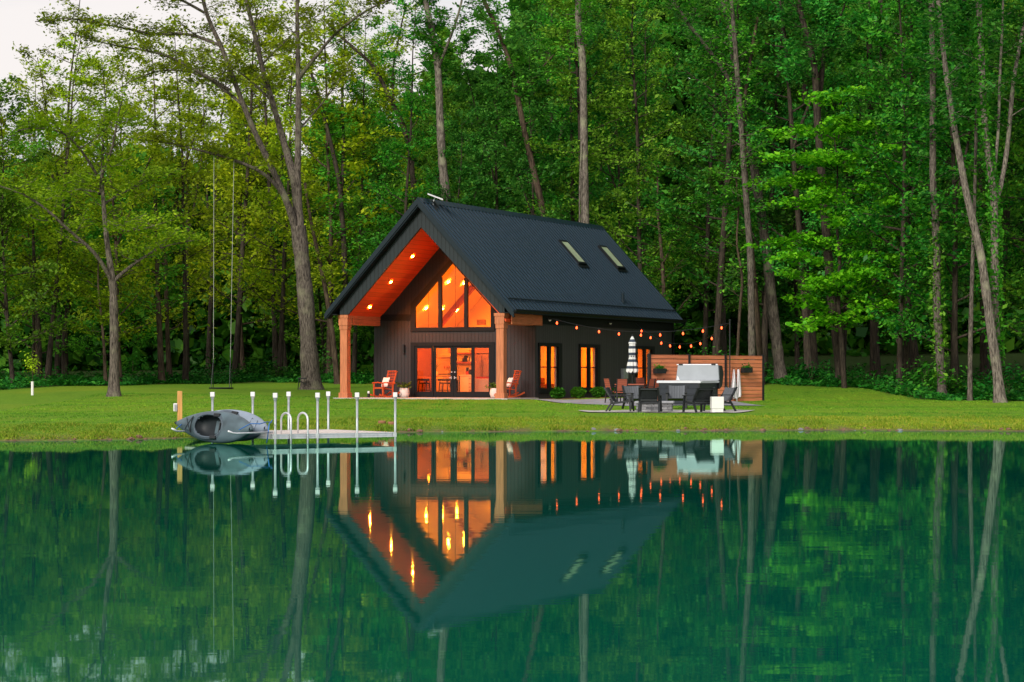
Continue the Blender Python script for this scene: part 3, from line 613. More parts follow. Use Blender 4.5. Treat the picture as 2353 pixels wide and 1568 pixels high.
# ------------------------------------------------------------------ porch furniture
def rocking_chair(label, loc, rz):
    t = thing('rocking_chair', label, 'rocking chair', loc, rz, 'rocking chairs on the porch'); r = M['rocker']
    sb = MB()
    for i in range(7): sb.bar((-.27, -.26+i*.085, .42-i*.012), (.27, -.26+i*.085, .42-i*.012), .07, .022)
    sb.bar((-.28, -.29, .41), (.28, -.29, .41), .03, .07); sb.build('seat', r, t)
    bb = MB(); a0 = R(17)
    def bp(x, h): return (x, .25+math.sin(a0)*h, .36+math.cos(a0)*h)
    for s in (-1, 1): bb.bar(bp(s*.27, 0), bp(s*.27, .78), .05, .035, up=(1, 0, 0))
    for i in range(9): bb.bar(bp(-.27, .14+i*.072), bp(.27, .14+i*.072), .055, .02, up=(0, math.sin(a0), math.cos(a0)))
    bb.bar(bp(-.30, .80), bp(.30, .80), .09, .03, up=(0, math.sin(a0), math.cos(a0))); bb.build('backrest', r, t)
    for s in (-1, 1):
        MB().tube([(s*.31, -.38, .62), (s*.31, -.1, .645), (s*.31, .36, .60)], .03, 8).build('armrest', r, t)
        rk = [(s*.31, -.48+i*.14, .045+.16*((i-3.2)/4.4)**2) for i in range(9)]
        q = MB()
        for a, b in zip(rk, rk[1:]): q.bar(a, b, .045, .06)
        q.build('rocker', r, t)
        MB().bar((s*.31, -.30, .09), (s*.31, -.30, .63), .05, .05, up=(0, 1, 0)).build('leg', r, t)
        MB().bar((s*.31, .24, .07), (s*.31, .24, .62), .05, .05, up=(0, 1, 0)).build('leg', r, t)
    return t
def pillow_mesh(name, label, loc, rot, w, h, th):
    m = MB(); N = 10; vs = []; fs = []
    for sgn in (1, -1):
        for j in range(N+1):
            for i in range(N+1):
                u, v = i/N*2-1, j/N*2-1; pin = 1-.10*(u*u*v*v) if True else 1
                th_ = th*(max(0, (1-u**4)*(1-v**4)))**.5
                vs.append((u*w/2*(1-.07*(1-v*v)), sgn*th_/2, v*h/2*(1-.07*(1-u*u))))
    o = (N+1)**2
    for s in (0, 1):
        for j in range(N):
            for i in range(N):
                a = s*o+j*(N+1)+i; q = (a, a+1, a+N+2, a+N+1); fs.append(q if s == 0 else q[::-1])
    m.add(vs, fs); ob = m.build(name, M['pillow'], None, smooth=True); ob.location = loc; ob.rotation_euler = rot
    return tag(ob, label, 'pillow')
SL = .705
pA = hw(-2.55, 1.9, SL); pB = hw(3.12, 2.2, SL)
rocking_chair('orange red rocking chair with cream pillow left of the glazed doors', pA, R(-48))
rocking_chair('orange red rocking chair half hidden behind the right porch post', pB, R(-66))
pillow_mesh('pillow', 'cream striped pillow on the rocking chair left of the doors', pA + Vector((.07, .07, .66)), (R(-20), 0, R(-48)), .42, .44, .15)
pillow_mesh('pillow', 'white pillow on the rocking chair behind the right porch post', pB + Vector((.09, .04, .66)), (R(-20), 0, R(-66)), .42, .42, .15)

LEAVES = {}
def leaf_cloud(name, pts, size, mt, parent=None, flat=.6, aspect=.55, seed=1, jit=.5):
    """one small pointed face per point; flat = how much the faces lie level"""
    r = np.random.default_rng(seed); P = np.asarray(pts, np.float32); N = len(P)
    f = np.stack([np.sin(P[:, 0]*2.1+P[:, 2]*1.3+seed)+np.sin(P[:, 1]*3.3-P[:, 2]*2.2), np.sin(P[:, 1]*2.3-P[:, 0]*1.1+seed*2)+np.sin(P[:, 2]*2.9+P[:, 0]*1.9), np.sin(P[:, 2]*2.6+P[:, 1]*1.7)], 1)
    nrm = r.normal(size=(N, 3))*.62 + f*.42; nrm[:, 2] = np.abs(nrm[:, 2]) + flat*1.8; nrm /= np.linalg.norm(nrm, axis=1)[:, None]
    a = r.normal(size=(N, 3)); a -= nrm*np.sum(a*nrm, 1)[:, None]; a /= np.linalg.norm(a, axis=1)[:, None]; b = np.cross(nrm, a)
    s = (size*(1+jit*r.normal(size=N)).clip(.4, 2.3))[:, None]
    V = np.stack([P-a*s*.5, P+b*s*aspect*.5-a*s*.08, P+a*s*.55-nrm*s*.10, P-b*s*aspect*.5-a*s*.08], 1).reshape(-1, 3)
    F = np.arange(N*4).reshape(-1, 4)
    return npmesh(name, V, F, mt, parent)

def fern(t, z0, n=26, L=.55, seed=0):
    r = random.Random(seed); P = []
    for i in range(n):
        a = r.uniform(0, 6.283); e = r.uniform(.5, 1.25); l = L*r.uniform(.6, 1)
        for j in range(12):
            q = (j+1)/12; h = l*math.sin(e)*q - .32*l*q*q; d = l*math.cos(e)*q + .1*q
            for s in (-1, 1):
                P.append((math.cos(a)*d - math.sin(a)*s*.035*(1-q*.6), math.sin(a)*d + math.cos(a)*s*.035*(1-q*.6), z0+h))
    return leaf_cloud('foliage', P, .075, LM['fern'], t, flat=.2, seed=seed, aspect=.4)
for w, l, lab, s in ((-1.97, 2.7, 'off white rounded pot with a fern between rocking chair and doors', 3), (2.30, 2.75, 'off white pot with a fern partly behind the right rocking chair', 5)):
    t = thing('potted_fern', lab, 'potted plant', hw(w, l, SL), 0, 'potted ferns by the doors')
    MB().lathe([(.13, 0), (.19, .03), (.225, .15), (.22, .30), (.19, .41), (.175, .41), (.165, .36)], 24).build('pot', M['pot'], t, smooth=True)
    MB().lathe([(.16, .355), (.02, .36)], 16).build('soil', M['soil'], t); fern(t, .36, seed=s)
t = thing('lantern', 'small black and white lantern on the porch slab by the left rocking chair', 'lantern', hw(-3.18, 1.7, SL))
MB().lathe([(.055, 0), (.06, .02), (.06, .16), (.05, .18)], 12).build('body', M['black'], t); MB().lathe([(.05, .182), (.05, .26), (.03, .28)], 12).build('top', M['white'], t)

# ------------------------------------------------------------------ planting bed, paving
sheet('mulch_bed', [hq(WW, 3.6), hq(WW+1.35, 3.4), hq(WW+1.45, 15.2), hq(WW, 15.2)], M['soil'], .012, 16, 30)
sheet('flagstone_patio', [(1.05, 97.9), (4.3, 88.9), (9.6, 91.2), (8.4, 104.8)], M['flag'], .02, 24, 24)
sheet('flagstone_path', [hq(3.9, 1.2), hq(4.8, .3), (2.2, 94.5), (3.3, 97.6)], M['flag'], .026, 12, 12)
sheet('fire_pit_patio', [(2.6, 79.9), (7.4, 79.6), (8.4, 83.4), (2.3, 84.2)], M['conc'], .03, 30, 8, wob=.25)
for i, (l, w, r_, lab) in enumerate(((4.1, 4.62, .30, 'round green shrub nearest the corner of the house wall'), (6.35, 4.62, .31, 'round green shrub between the first two side windows'), (8.75, 4.62, .31, 'round green shrub below the second side window'), (10.7, 4.6, .27, 'small round shrub half hidden by the leftmost patio chair'))):
    p = hw(w, l, 0); t = thing('shrub', lab, 'shrub', (p.x, p.y, gzf(p.x, p.y)), 0, 'clipped shrubs along the house')
    r = np.random.default_rng(40+i); n_ = 1500; d = r.normal(size=(n_, 3)); d /= np.linalg.norm(d, axis=1)[:, None]
    rad = r_*(r.uniform(.72, 1.06, n_)*(1+.10*np.sin(d[:, 0]*7+i)*np.sin(d[:, 2]*6)))
    P = d*rad[:, None]*[1.05, 1.05, .78]; P[:, 2] += r_*.82
    leaf_cloud('foliage', P[P[:, 2] > .01], .075, LM['bush'], t, flat=.25, seed=i)
    m = MB()
    for q in range(6): m.tube([(0, 0, -.02), (.12*math.cos(q), .12*math.sin(q), r_*.9)], .012, 5)
    m.build('stem', BM['dark'], t)

# ------------------------------------------------------------------ privacy fence with planters, hooks, towels
fA, fB = Vector((5.33, 94.0, 0)), Vector((10.36, 100.0, 0))
fd = (fB-fA).normalized(); fang = math.atan2(fd.y, fd.x); fl_ = (fB-fA).length; fz = .56
fence = thing('privacy_fence', 'cedar plank privacy fence with black posts behind the hot tub', 'fence', (fA.x, fA.y, fz), fang)
ps = [0, fl_*.335, fl_*.655, fl_]
for i, x in enumerate(ps): MB().box(x-.055, x+.055, -.055, .055, -.2, 1.92).box(x-.065, x+.065, -.065, .065, 1.921, 1.94).build('post', M['black'], fence)
for a, b in zip(ps, ps[1:]):
    m = MB()
    for i in range(12): m.box(a+.057, b-.057, -.02, .012, .03+i*.1565, .03+i*.1565+.1495 - (.02 if i == 10 else 0))
    m.build('panel', M['fence'], fence)
def onf(x, y, z): return Vector((fA.x + fd.x*x - fd.y*y, fA.y + fd.y*x + fd.x*y, fz+z))
def planter(x, z, lab, s):
    t = thing('planter_box', lab, 'planter', onf(x, -.13, z), fang, 'planters hung on the fence')
    MB().box(-.30, .30, -.09, .10, 0, .02).box(-.30, .30, -.09, -.075, .02, .2).box(-.30, .30, .085, .10, .02, .2).box(-.30, -.285, -.075, .085, .02, .2).box(.285, .30, -.075, .085, .02, .2).build('box', M['black'], t)
    r = np.random.default_rng(s); P = np.stack([r.uniform(-.27, .27, 420), r.uniform(-.08, .08, 420), .12+np.abs(r.normal(0, .09, 420))], 1)
    leaf_cloud('foliage', P, .06, LM['bush'], t, flat=.1, seed=s)
planter(.52, 1.16, 'black planter box of greenery on the left fence panel', 1)
planter(fl_*.83, 1.20, 'black planter box of greenery on the right fence panel beside the towels', 2)
for x in (.96, 1.10):
    o = MB().tube([(0, -.02, .1), (0, -.05, .10), (0, -.06, .04), (0, -.10, .03), (0, -.11, .09)], .012, 6).box(-.02, .02, -.026, -.021, .0, .14).build('hook', M['black']); o.location = onf(x, 0, 1.22); o.rotation_euler = (0, 0, fang)
    tag(o, 'empty black coat hook on the left fence panel beside the planter', 'hook', 'empty hooks on the fence')
def towel(x, lab, seed, wid):
    m = MB(); N, K = 20, 14; vs = []; fs = []; r = random.Random(seed); ph = r.uniform(0, 6)
    for side in (0, 1):
        for j in range(N+1):
            v = j/N; half = (.018 + wid*v**.8*.5)
            for i in range(K+1):
                u = i/K*2-1; y = -.06 - .035*math.sin(u*5+ph+v*2)*v**.5 - .02*math.cos(u*9+ph) - (.03 if side else 0)
                z = 1.34 - v*(1.17+.10*u*(1 if seed % 2 else -1) + .05*math.sin(u*6+ph))
                vs.append((u*half + .02*math.sin(v*4+ph), y, z))
    o_ = (N+1)*(K+1)
    for s in (0, 1):
        for j in range(N):
            for i in range(K):
                a = s*o_+j*(K+1)+i; q = (a, a+1, a+K+2, a+K+1); fs.append(q if s else q[::-1])
    for j in range(N):
        for i in (0, K): a = j*(K+1)+i; fs.append((a, a+K+1, a+K+1+o_, a+o_))
    m.add(vs, fs); o = m.build('towel', M['towel'], None, smooth=True); o.location = onf(x, -.03, 0); o.rotation_euler = (0, 0, fang)
    tag(o, lab, 'towel', 'towels on the fence')
    h = MB().tube([(0, -.02, 1.38), (0, -.09, 1.36), (0, -.10, 1.42)], .012, 6).build('hook', M['black'], o)
towel(fl_*.716, 'left one of two white towels hanging on the fence', 3, .42); towel(fl_*.760, 'right one of two white towels hanging on the fence', 6, .36)

# hot tub: near corner, one face along the gable direction, one along the ridge direction
tub = thing('hot_tub', 'slate grey hot tub with pale rim and its grey cover folded up', 'hot tub', (7.05, 91.0, .52), -HA)
MB().box(-1.60, 0, 0, 2.1, .05, .84).box(-1.57, -.03, .03, 2.07, -.05, .05).build('cabinet', M['tub'], tub)
for q in ((-1.625, -1.575, -.012, .05), (-.04, .015, -.015, .05), (-.03, .015, 2.06, 2.115)): MB().box(*q, .04, .84).build('corner_trim', M['black'], tub)
m = MB(); m.prism([(-1.68, .843), (.07, .843), (.08, .88), (.05, .935), (-1.66, .935), (-1.69, .88)], -.07, .12); m.prism([(-1.68, .843), (.07, .843), (.08, .88), (.05, .935), (-1.66, .935), (-1.69, .88)], 1.98, 2.17)
m.box(-1.68, -1.5, .12, 1.98, .845, .93); m.box(-.12, .07, .12, 1.98, .845, .93); m.build('rim', M['tub_rim'], tub)
MB().box(-1.5, -.12, .12, 1.98, .80, .842).build('shell', M['white'], tub)
MB().prism([(-1.66, .95), (-1.60, .938), (.02, .938), (.10, .95), (.06, 1.53), (-1.58, 1.53)], 2.0, 2.10).build('cover', M['cover'], tub, bevel=.02)
MB().prism([(2.11, .60), (2.42, .72), (2.60, 1.20), (2.42, 1.50), (2.11, 1.52)], -1.55, .10, 'x').build('cover_back', M['black'], tub, bevel=.03)
MB().tube([(-1.62, 2.02, 1.545), (.04, 2.02, 1.545)], .022, 8).build('cover_lifter', M['alu'], tub)
for x in (-1.45, -.12): MB().box(x-.08, x+.08, 1.97, 2.1, 1.53, 1.58).build('strap', M['black'], tub)
for x in (-1.3, -.45): MB().box(x-.02, x+.02, -.02, -.001, .66, .73).build('latch', M['black'], tub)
MB().prism([(-1.62, .95), (-1.50, .95), (-1.58, 1.12)], 1.985, 1.998).build('care_label', M['white'], tub)

# ------------------------------------------------------------------ patio table, chairs, umbrella
def dining_chair(label, loc, rz):
    t = thing('dining_chair', label, 'chair', loc, rz, 'slatted chairs round the patio table')
    MB().box(-.21, .21, -.22, .20, .42, .46).build('seat', M['slat'], t)
    m = MB().prism([(.20, .50), (.23, .50), (.33, .95), (.30, .95)], -.185, .185, 'x'); m.build('backrest', M['slat'], t)
    for s in (-1, 1):
        MB().bar((s*.205, .19, .42), (s*.205, .32, .97), .035, .035, up=(1, 0, 0)).build('back_post', M['black'], t)
        MB().bar((s*.205, .19, .42), (s*.205, .26, 0), .035, .035, up=(1, 0, 0)).build('leg', M['black'], t)
        MB().bar((s*.205, -.2, 0), (s*.205, -.2, .65), .035, .035, up=(1, 0, 0)).build('leg', M['black'], t)
        MB().bar((s*.205, -.22, .66), (s*.205, .26, .66), .05, .025).build('armrest', M['black'], t)
    return t
def gp(x, D): X = (x-CX)/FQ*D; return Vector((X, D, gzf(X, D)+.022))
dining_chair('red brown slatted chair turned its back, left end of the patio table', gp(1426, 93.2), R(188))
dining_chair('red brown slatted chair side on behind the left end chair', gp(1409, 95.2), R(120))
dining_chair('red brown slatted chair on the far side of the table under the window', gp(1478, 97), R(25))
dining_chair('red brown slatted chair right of the table, nearer the window', gp(1489, 94.2), R(215))
dining_chair('red brown slatted chair right of the table, next to the hot tub', gp(1504, 93.2), R(212))
pt = gp(1455, 95.2); t = thing('patio_table', 'red brown slatted patio table beside the closed umbrella', 'table', pt, R(-24))
MB().box(-.62, .62, -.45, .45, .70, .74).build('tabletop', M['slat'], t); MB().box(-.58, .58, -.41, .41, .62, .70).build('apron', M['black'], t)
for i in (-1, 1):
    for j in (-1, 1): MB().box(i*.54-.03, i*.54+.03, j*.37-.03, j*.37+.03, 0, .62).build('leg', M['black'], t)
um = thing('patio_umbrella', 'closed black and white striped patio umbrella', 'umbrella', gp(1452.5, 96.2))
ug = um.location.z
def stripe_mat():
    m, n, k, p = new_mat('striped canvas'); p.inputs['Roughness'].default_value = .9
    tc = n.new('ShaderNodeTexCoord'); sx = n.new('ShaderNodeSeparateXYZ'); k.new(tc.outputs['Object'], sx.inputs[0])
    d = n.new('ShaderNodeMath'); d.operation = 'DIVIDE'; d.inputs[1].default_value = .265; k.new(sx.outputs[2], d.inputs[0])
    f = n.new('ShaderNodeMath'); f.operation = 'FRACT'; k.new(d.outputs[0], f.inputs[0]); l = n.new('ShaderNodeMath'); l.operation = 'LESS_THAN'; l.inputs[1].default_value = .42; k.new(f.outputs[0], l.inputs[0])
    x = n.new('ShaderNodeMixRGB'); k.new(l.outputs[0], x.inputs[0]); x.inputs[1].default_value = (.66, .68, .66, 1); x.inputs[2].default_value = (.035, .05, .075, 1); k.new(x.outputs[0], p.inputs['Base Color']); return m
MB().tube([(0, 0, 0), (0, 0, 2.60)], .022, 8).build('pole', M['black'], um); MB().lathe([(.02, 2.60), (.035, 2.63), (.015, 2.69)], 10).build('finial', M['black'], um)
MB().lathe([(.26, 0), (.26, .05), (.06, .09), (.04, .3)], 20).build('base', M['black'], um)
def folds(prof, name, n=40):
    m = MB(); vs = []; fs = []
    for r_, z in prof:
        for j in range(n): a = 2*math.pi*j/n; q = r_*(1+.28*math.cos(a*8)*min(1, (2.65-z)*1.2)); vs.append((q*math.cos(a), q*math.sin(a), z+.06*math.cos(a*8)*(z < 1.25)))
    for i in range(len(prof)-1):
        for j in range(n): fs.append((i*n+j, i*n+(j+1) % n, (i+1)*n+(j+1) % n, (i+1)*n+j))
    m.add(vs, fs); return m.build(name, stripe_mat(), um, smooth=True)
folds([(.20, 1.17), (.19, 1.30), (.155, 1.55), (.10, 1.80), (.105, 1.84), (.115, 1.9), (.125, 2.1), (.115, 2.3), (.10, 2.40)], 'canopy'); folds([(.145, 2.33), (.10, 2.47), (.03, 2.61)], 'vent')
MB().lathe([(.112, 1.80), (.112, 1.84)], 20).build('tie', M['black'], um)

# ------------------------------------------------------------------ fire pit and lounge chairs
pz = gzf(4.85, 82.2)+.03
def stone_mat():
    m, n, k, p = new_mat('stacked stone'); p.inputs['Roughness'].default_value = .9
    tc = n.new('ShaderNodeTexCoord'); mp = n.new('ShaderNodeMapping'); k.new(tc.outputs['Object'], mp.inputs[0])
    br = n.new('ShaderNodeTexBrick'); br.inputs['Scale'].default_value = 1; br.inputs['Brick Width'].default_value = .24; br.inputs['Row Height'].default_value = .075; br.inputs['Mortar Size'].default_value = .006; br.offset = .5; br.squash = 1.5
    br.inputs['Color1'].default_value = (.30, .30, .31, 1); br.inputs['Color2'].default_value = (.12, .125, .135, 1); br.inputs['Mortar'].default_value = (.03, .03, .03, 1)
    cm = n.new('ShaderNodeCombineXYZ'); sx = n.new('ShaderNodeSeparateXYZ'); k.new(mp.outputs[0], sx.inputs[0])
    ad = n.new('ShaderNodeMath'); k.new(sx.outputs[0], ad.inputs[0]); k.new(sx.outputs[1], ad.inputs[1]); k.new(ad.outputs[0], cm.inputs[0]); k.new(sx.outputs[2], cm.inputs[1]); k.new(cm.outputs[0], br.inputs['Vector'])
    ns = n.new('ShaderNodeTexNoise'); ns.inputs['Scale'].default_value = 14; ns.inputs['Detail'].default_value = 5; k.new(tc.outputs['Object'], ns.inputs['Vector'])
    x = n.new('ShaderNodeMixRGB'); x.blend_type = 'OVERLAY'; x.inputs[0].default_value = .7; k.new(br.outputs[0], x.inputs[1]); k.new(ns.outputs[0], x.inputs[2]); k.new(x.outputs[0], p.inputs['Base Color'])
    b = n.new('ShaderNodeBump'); b.inputs['Distance'].default_value = .03; k.new(br.outputs['Fac'], b.inputs['Height']); b.invert = True; k.new(b.outputs[0], p.inputs['Normal']); return m
fp = thing('fire_pit', 'square stacked stone fire pit between the patio chairs', 'fire pit', (4.85, 82.2, pz), R(-6))
MB().box(-.60, .60, -.46, .46, -.05, .27).build('body', stone_mat(), fp, bevel=.015)
MB().box(-.66, .66, -.52, -.3, .272, .345).box(-.66, .66, .3, .52, .272, .345).box(-.66, -.4, -.3, .3, .272, .345).box(.4, .66, -.3, .3, .272, .345).build('cap', M['stone_l'], fp, bevel=.015)
MB().box(-.4, .4, -.3, .3, .272, .30).build('burner', M['black'], fp)
def lounge_chair(label, loc, rz, light):
    t = thing('lounge_chair', label, 'chair', loc, rz, 'lounge chairs round the fire pit'); c = M['charchair']; t.scale = (1.07, 1.05, .88)
    MB().prism([(-.30, .385), (.24, .30), (.25, .335), (-.30, .42)], -.27, .27, 'x').build('seat', c, t, bevel=.008)
    m = MB(); N = 8; vs = []; a0 = R(20)
    for j in (0, 1):
        for y in (0, .025):
            for i in range(N+1):
                u = i/N*2-1; h = .10 + j*(.54 + .02*u*u)
                vs.append((u*(.255+.015*j), .25+math.sin(a0)*h + y - .035*u*u, .30+math.cos(a0)*h))
    K = N+1
    fs = []
    for i in range(N): fs += [(i, i+1, 2*K+i+1, 2*K+i), (K+i+1, K+i, 3*K+i, 3*K+i+1), (2*K+i, 2*K+i+1, 3*K+i+1, 3*K+i), (i+1, i, K+i, K+i+1)]
    fs += [(0, 2*K, 3*K, K), (N, K+N, 3*K+N, 2*K+N)]
    m.add(vs, fs); m.build('backrest', M['chairback'] if light else M['chairback_d'], t)
    for h in (.16, .60): MB().bar((-.26, .295+math.sin(a0)*h, .30+math.cos(a0)*h), (.26, .295+math.sin(a0)*h, .30+math.cos(a0)*h), .03, .05).build('back_rail', c, t)
    for s in (-1, 1):
        x = s*.305
        m = MB().bar((x*.93, .52, .93), (x, .24, .40), .05, .06, up=(1, 0, 0)).bar((x, .24, .41), (x*1.04, .46, 0), .05, .06, up=(1, 0, 0)); m.build('leg', c, t)
        MB().bar((x, -.30, .61), (x*1.05, -.34, 0), .05, .065, up=(1, 0, 0)).build('leg', c, t)
        MB().prism([(x-.045-(.0), -.37), (x+.045, -.37), (x+.04, .36), (x-.04, .36)], .612, .64, 'z').build('armrest', c, t, bevel=.006)
        MB().bar((x*.97, -.30, .40), (x*.97, .30, .31), .03, .07).build('side_rail', c, t)
    return t
def fpp(x, D): X = (x-CX)/FQ*D; return Vector((X, D, gzf(X, D)+.033))
lounge_chair('charcoal lounge chair side on at the left end of the fire pit group', fpp(1428, 82), R(78), False)
lounge_chair('grey backed lounge chair left of the fire pit, turned towards the camera', fpp(1463, 85.2), R(22), True)
lounge_chair('black backed lounge chair in front of the fire pit, its back to the pond', fpp(1493, 80.6), R(172), False)
lounge_chair('grey backed lounge chair right behind the fire pit facing the pond', fpp(1554, 85.2), R(-6), True)
lounge_chair('black backed lounge chair right of the pit, its back to the pond', fpp(1603, 80.4), R(206), False)
lounge_chair('charcoal lounge chair beyond the white cube, rightmost of the fire pit group', fpp(1650, 82.0), R(-62), True)
t = thing('side_table', 'white cube side table in front of the rightmost lounge chair', 'side table', fpp(1647, 79.9), R(4))
MB().box(-.185, .185, -.18, .18, 0, .115).build('base', M['white'], t, bevel=.006); MB().box(-.20, .20, -.195, .195, .12, .515).build('box', M['white'], t, bevel=.01)

# ------------------------------------------------------------------ string lights and their pole
polep = onf(fl_*.675, -.13, 0); px_, pd_ = polep.x, polep.y
t = thing('light_pole', 'slim black pole by the fence holding the string lights', 'pole', (px_, pd_, fz))
MB().tube([(0, 0, -.1), (0, 0, 3.32)], .027, 8).build('shaft', M['black'], t); MB().lathe([(.05, 3.32), (.05, 3.36)], 10).build('cap', M['black'], t)
ptop = Vector((px_, pd_, fz+3.22))
def string(a, b, sag, ts, label, name='string_lights'):
    t = thing(name, label, 'string lights', a, 0, 'string lights'); N = 40
    def P(q): return (b-a)*q + Vector((0, 0, -sag*4*q*(1-q)))
    MB().tube([P(i/N) for i in range(N+1)], .009, 5).build('wire', M['black'], t)
    for q in ts:
        p = P(q); bl = MB().lathe([(.015, -.19), (.034, -.165), (.039, -.13), (.026, -.09), (.018, -.075)], 10, p).build('bulb', M['bulb'], t, smooth=True)
        MB().tube([p, p+Vector((0, 0, -.08))], .02, 6).build('socket', M['black'], bl)
cA = hw(3.95, 4.0, 4.20); cB = hw(3.95, 15.2, 4.12)
def tfor(a, b, xs):      # parameter along the wire whose picture column is x
    r = []
    for x in xs:
        k_ = (x-CX)/FQ; r.append((k_*a.y-a.x)/((b.x-a.x)-k_*(b.y-a.y)))
    return r
q4 = lambda x: (1380+x/4.902)/1.037
q2 = lambda x: (1180+x/2.613)/1.037
string(cA, ptop, .52, tfor(cA, ptop, [q2(258), q2(383), q2(506), q2(645), q2(769), q2(906), q2(1026), q2(1168), q2(1292), q2(1408)]), 'long strand of red glowing bulbs from the house corner to the pole')
string(cB, ptop, .92, tfor(cB, ptop, [q4(726), q4(832), q4(957), q4(1060), q4(1173), q4(1305), q4(1413), q4(1547)]), 'short sagging strand of red glowing bulbs over the hot tub')

# ------------------------------------------------------------------ dock with posts, ladder and kayak arms
dO = Vector((-5.65, 57.3, 0)); dU = Vector((2.74, 2.08, 0)); dV = Vector((-1.80, 3.15, 0)); DZ = .235
dock = thing('floating_dock', 'aluminium framed dock with tall capped posts at the pond bank', 'dock', dO)
def dp(s, t, z): return dU*s + dV*t + Vector((0, 0, z))
uu, vv = dU.normalized(), dV.normalized(); nU = Vector((uu.y, -uu.x, 0)); nV = Vector((-vv.y, vv.x, 0))
deck = MB()
deck.add([dp(.0, .0, DZ-.02), dp(1, 0, DZ-.02), dp(1, 1, DZ-.02), dp(0, 1, DZ-.02), dp(0, 0, DZ), dp(1, 0, DZ), dp(1, 1, DZ), dp(0, 1, DZ)], [(0,3,2,1),(4,5,6,7),(0,1,5,4),(1,2,6,5),(2,3,7,6),(3,0,4,7)])
deck.build('deck', M['deck'], dock)
for (s0, t0, s1, t1, nn) in ((0, 0, 1, 0, nU), (1, 0, 1, 1, -nV), (0, 1, 1, 1, -nU), (0, 0, 0, 1, nV)):
    a, b = dp(s0, t0, DZ-.055)+nn*.022, dp(s1, t1, DZ-.055)+nn*.022
    m = MB().bar(a, b, .036, .115); m.bar(a+nn*.022+Vector((0,0,.048)), b+nn*.022+Vector((0,0,.048)), .02, .018); m.bar(a+nn*.022-Vector((0,0,.048)), b+nn*.022-Vector((0,0,.048)), .02, .018); m.bar(a+nn*.022, b+nn*.022, .014, .012)
    m.build('frame_rail', M['alu'], dock)
for s, t_ in ((0, 0), (.345, 0), (.675, 0), (1, 0), (0, 1), (.34, 1), (.65, 1), (1, 1)):
    off = (nU if t_ == 0 else -nU)*.075
    if s == 0: off = off + nV*.0
    p = dp(s, t_, 0)+off
    po = MB().tube([p+Vector((0, 0, -.8)), p+Vector((0, 0, 1.08))], .029, 10).build('post', M['galv'], dock, smooth=True)
    MB().lathe([(.031, 1.02), (.05, 1.10)], 10, p).build('collar', M['galv'], po)
    MB().box(p.x-.052, p.x+.052, p.y-.052, p.y+.052, 1.10, 1.215).build('cap', M['white'], po, bevel=.008)
    MB().bar(p-off*.2+Vector((0, 0, DZ-.11)), p-off*.2+Vector((0, 0, DZ-.005)), .085, .085, up=(0, 1, 0)).build('bracket', M['galv'], po)
lad = MB()
for s in (.125, .262):
    p = dp(s, 0, 0)+nU*.085; q = dp(s, .125, 0); top = .735; pts = [p+Vector((0, 0, -.45)), p+Vector((0, 0, top-.16))]
    for i in range(1, 8): a_ = math.pi*i/8; pts.append(p*((1+math.cos(a_))/2) + q*((1-math.cos(a_))/2) + Vector((0, 0, top-.16+.16*math.sin(a_))))
    pts += [q+Vector((0, 0, top-.16)), q+Vector((0, 0, DZ))]
    MB().tube(pts, .024, 10).build('ladder_rail', M['alu'], dock, smooth=True)
a, b = dp(.125, 0, 0)+nU*.085, dp(.262, 0, 0)+nU*.085
for z in (-.05, -.3): MB().bar(a+Vector((0, 0, z)), b+Vector((0, 0, z)), .08, .02).build('ladder_step', M['alu'], dock)
# gangway to the bank
ga, gb = dp(.05, 1, DZ-.03), dp(.05, 1, 0)+Vector((-1.0, 4.2, .30))
MB().bar(ga, gb, .9, .06).build('gangway', M['deck'], dock)
# kayak arms
def arm(pts): MB().tube([Vector(p)-dO for p in pts], .024, 10).build('kayak_arm', M['alu'], dock, smooth=True)
arm([(-5.68, 57.30, .285), (-6.42, 56.35, .275), (-6.50, 56.28, .285), (-6.60, 56.2, .335)])
arm([(-7.10, 59.8, .285), (-8.06, 58.75, .275), (-8.14, 58.68, .285), (-8.25, 58.6, .345)])

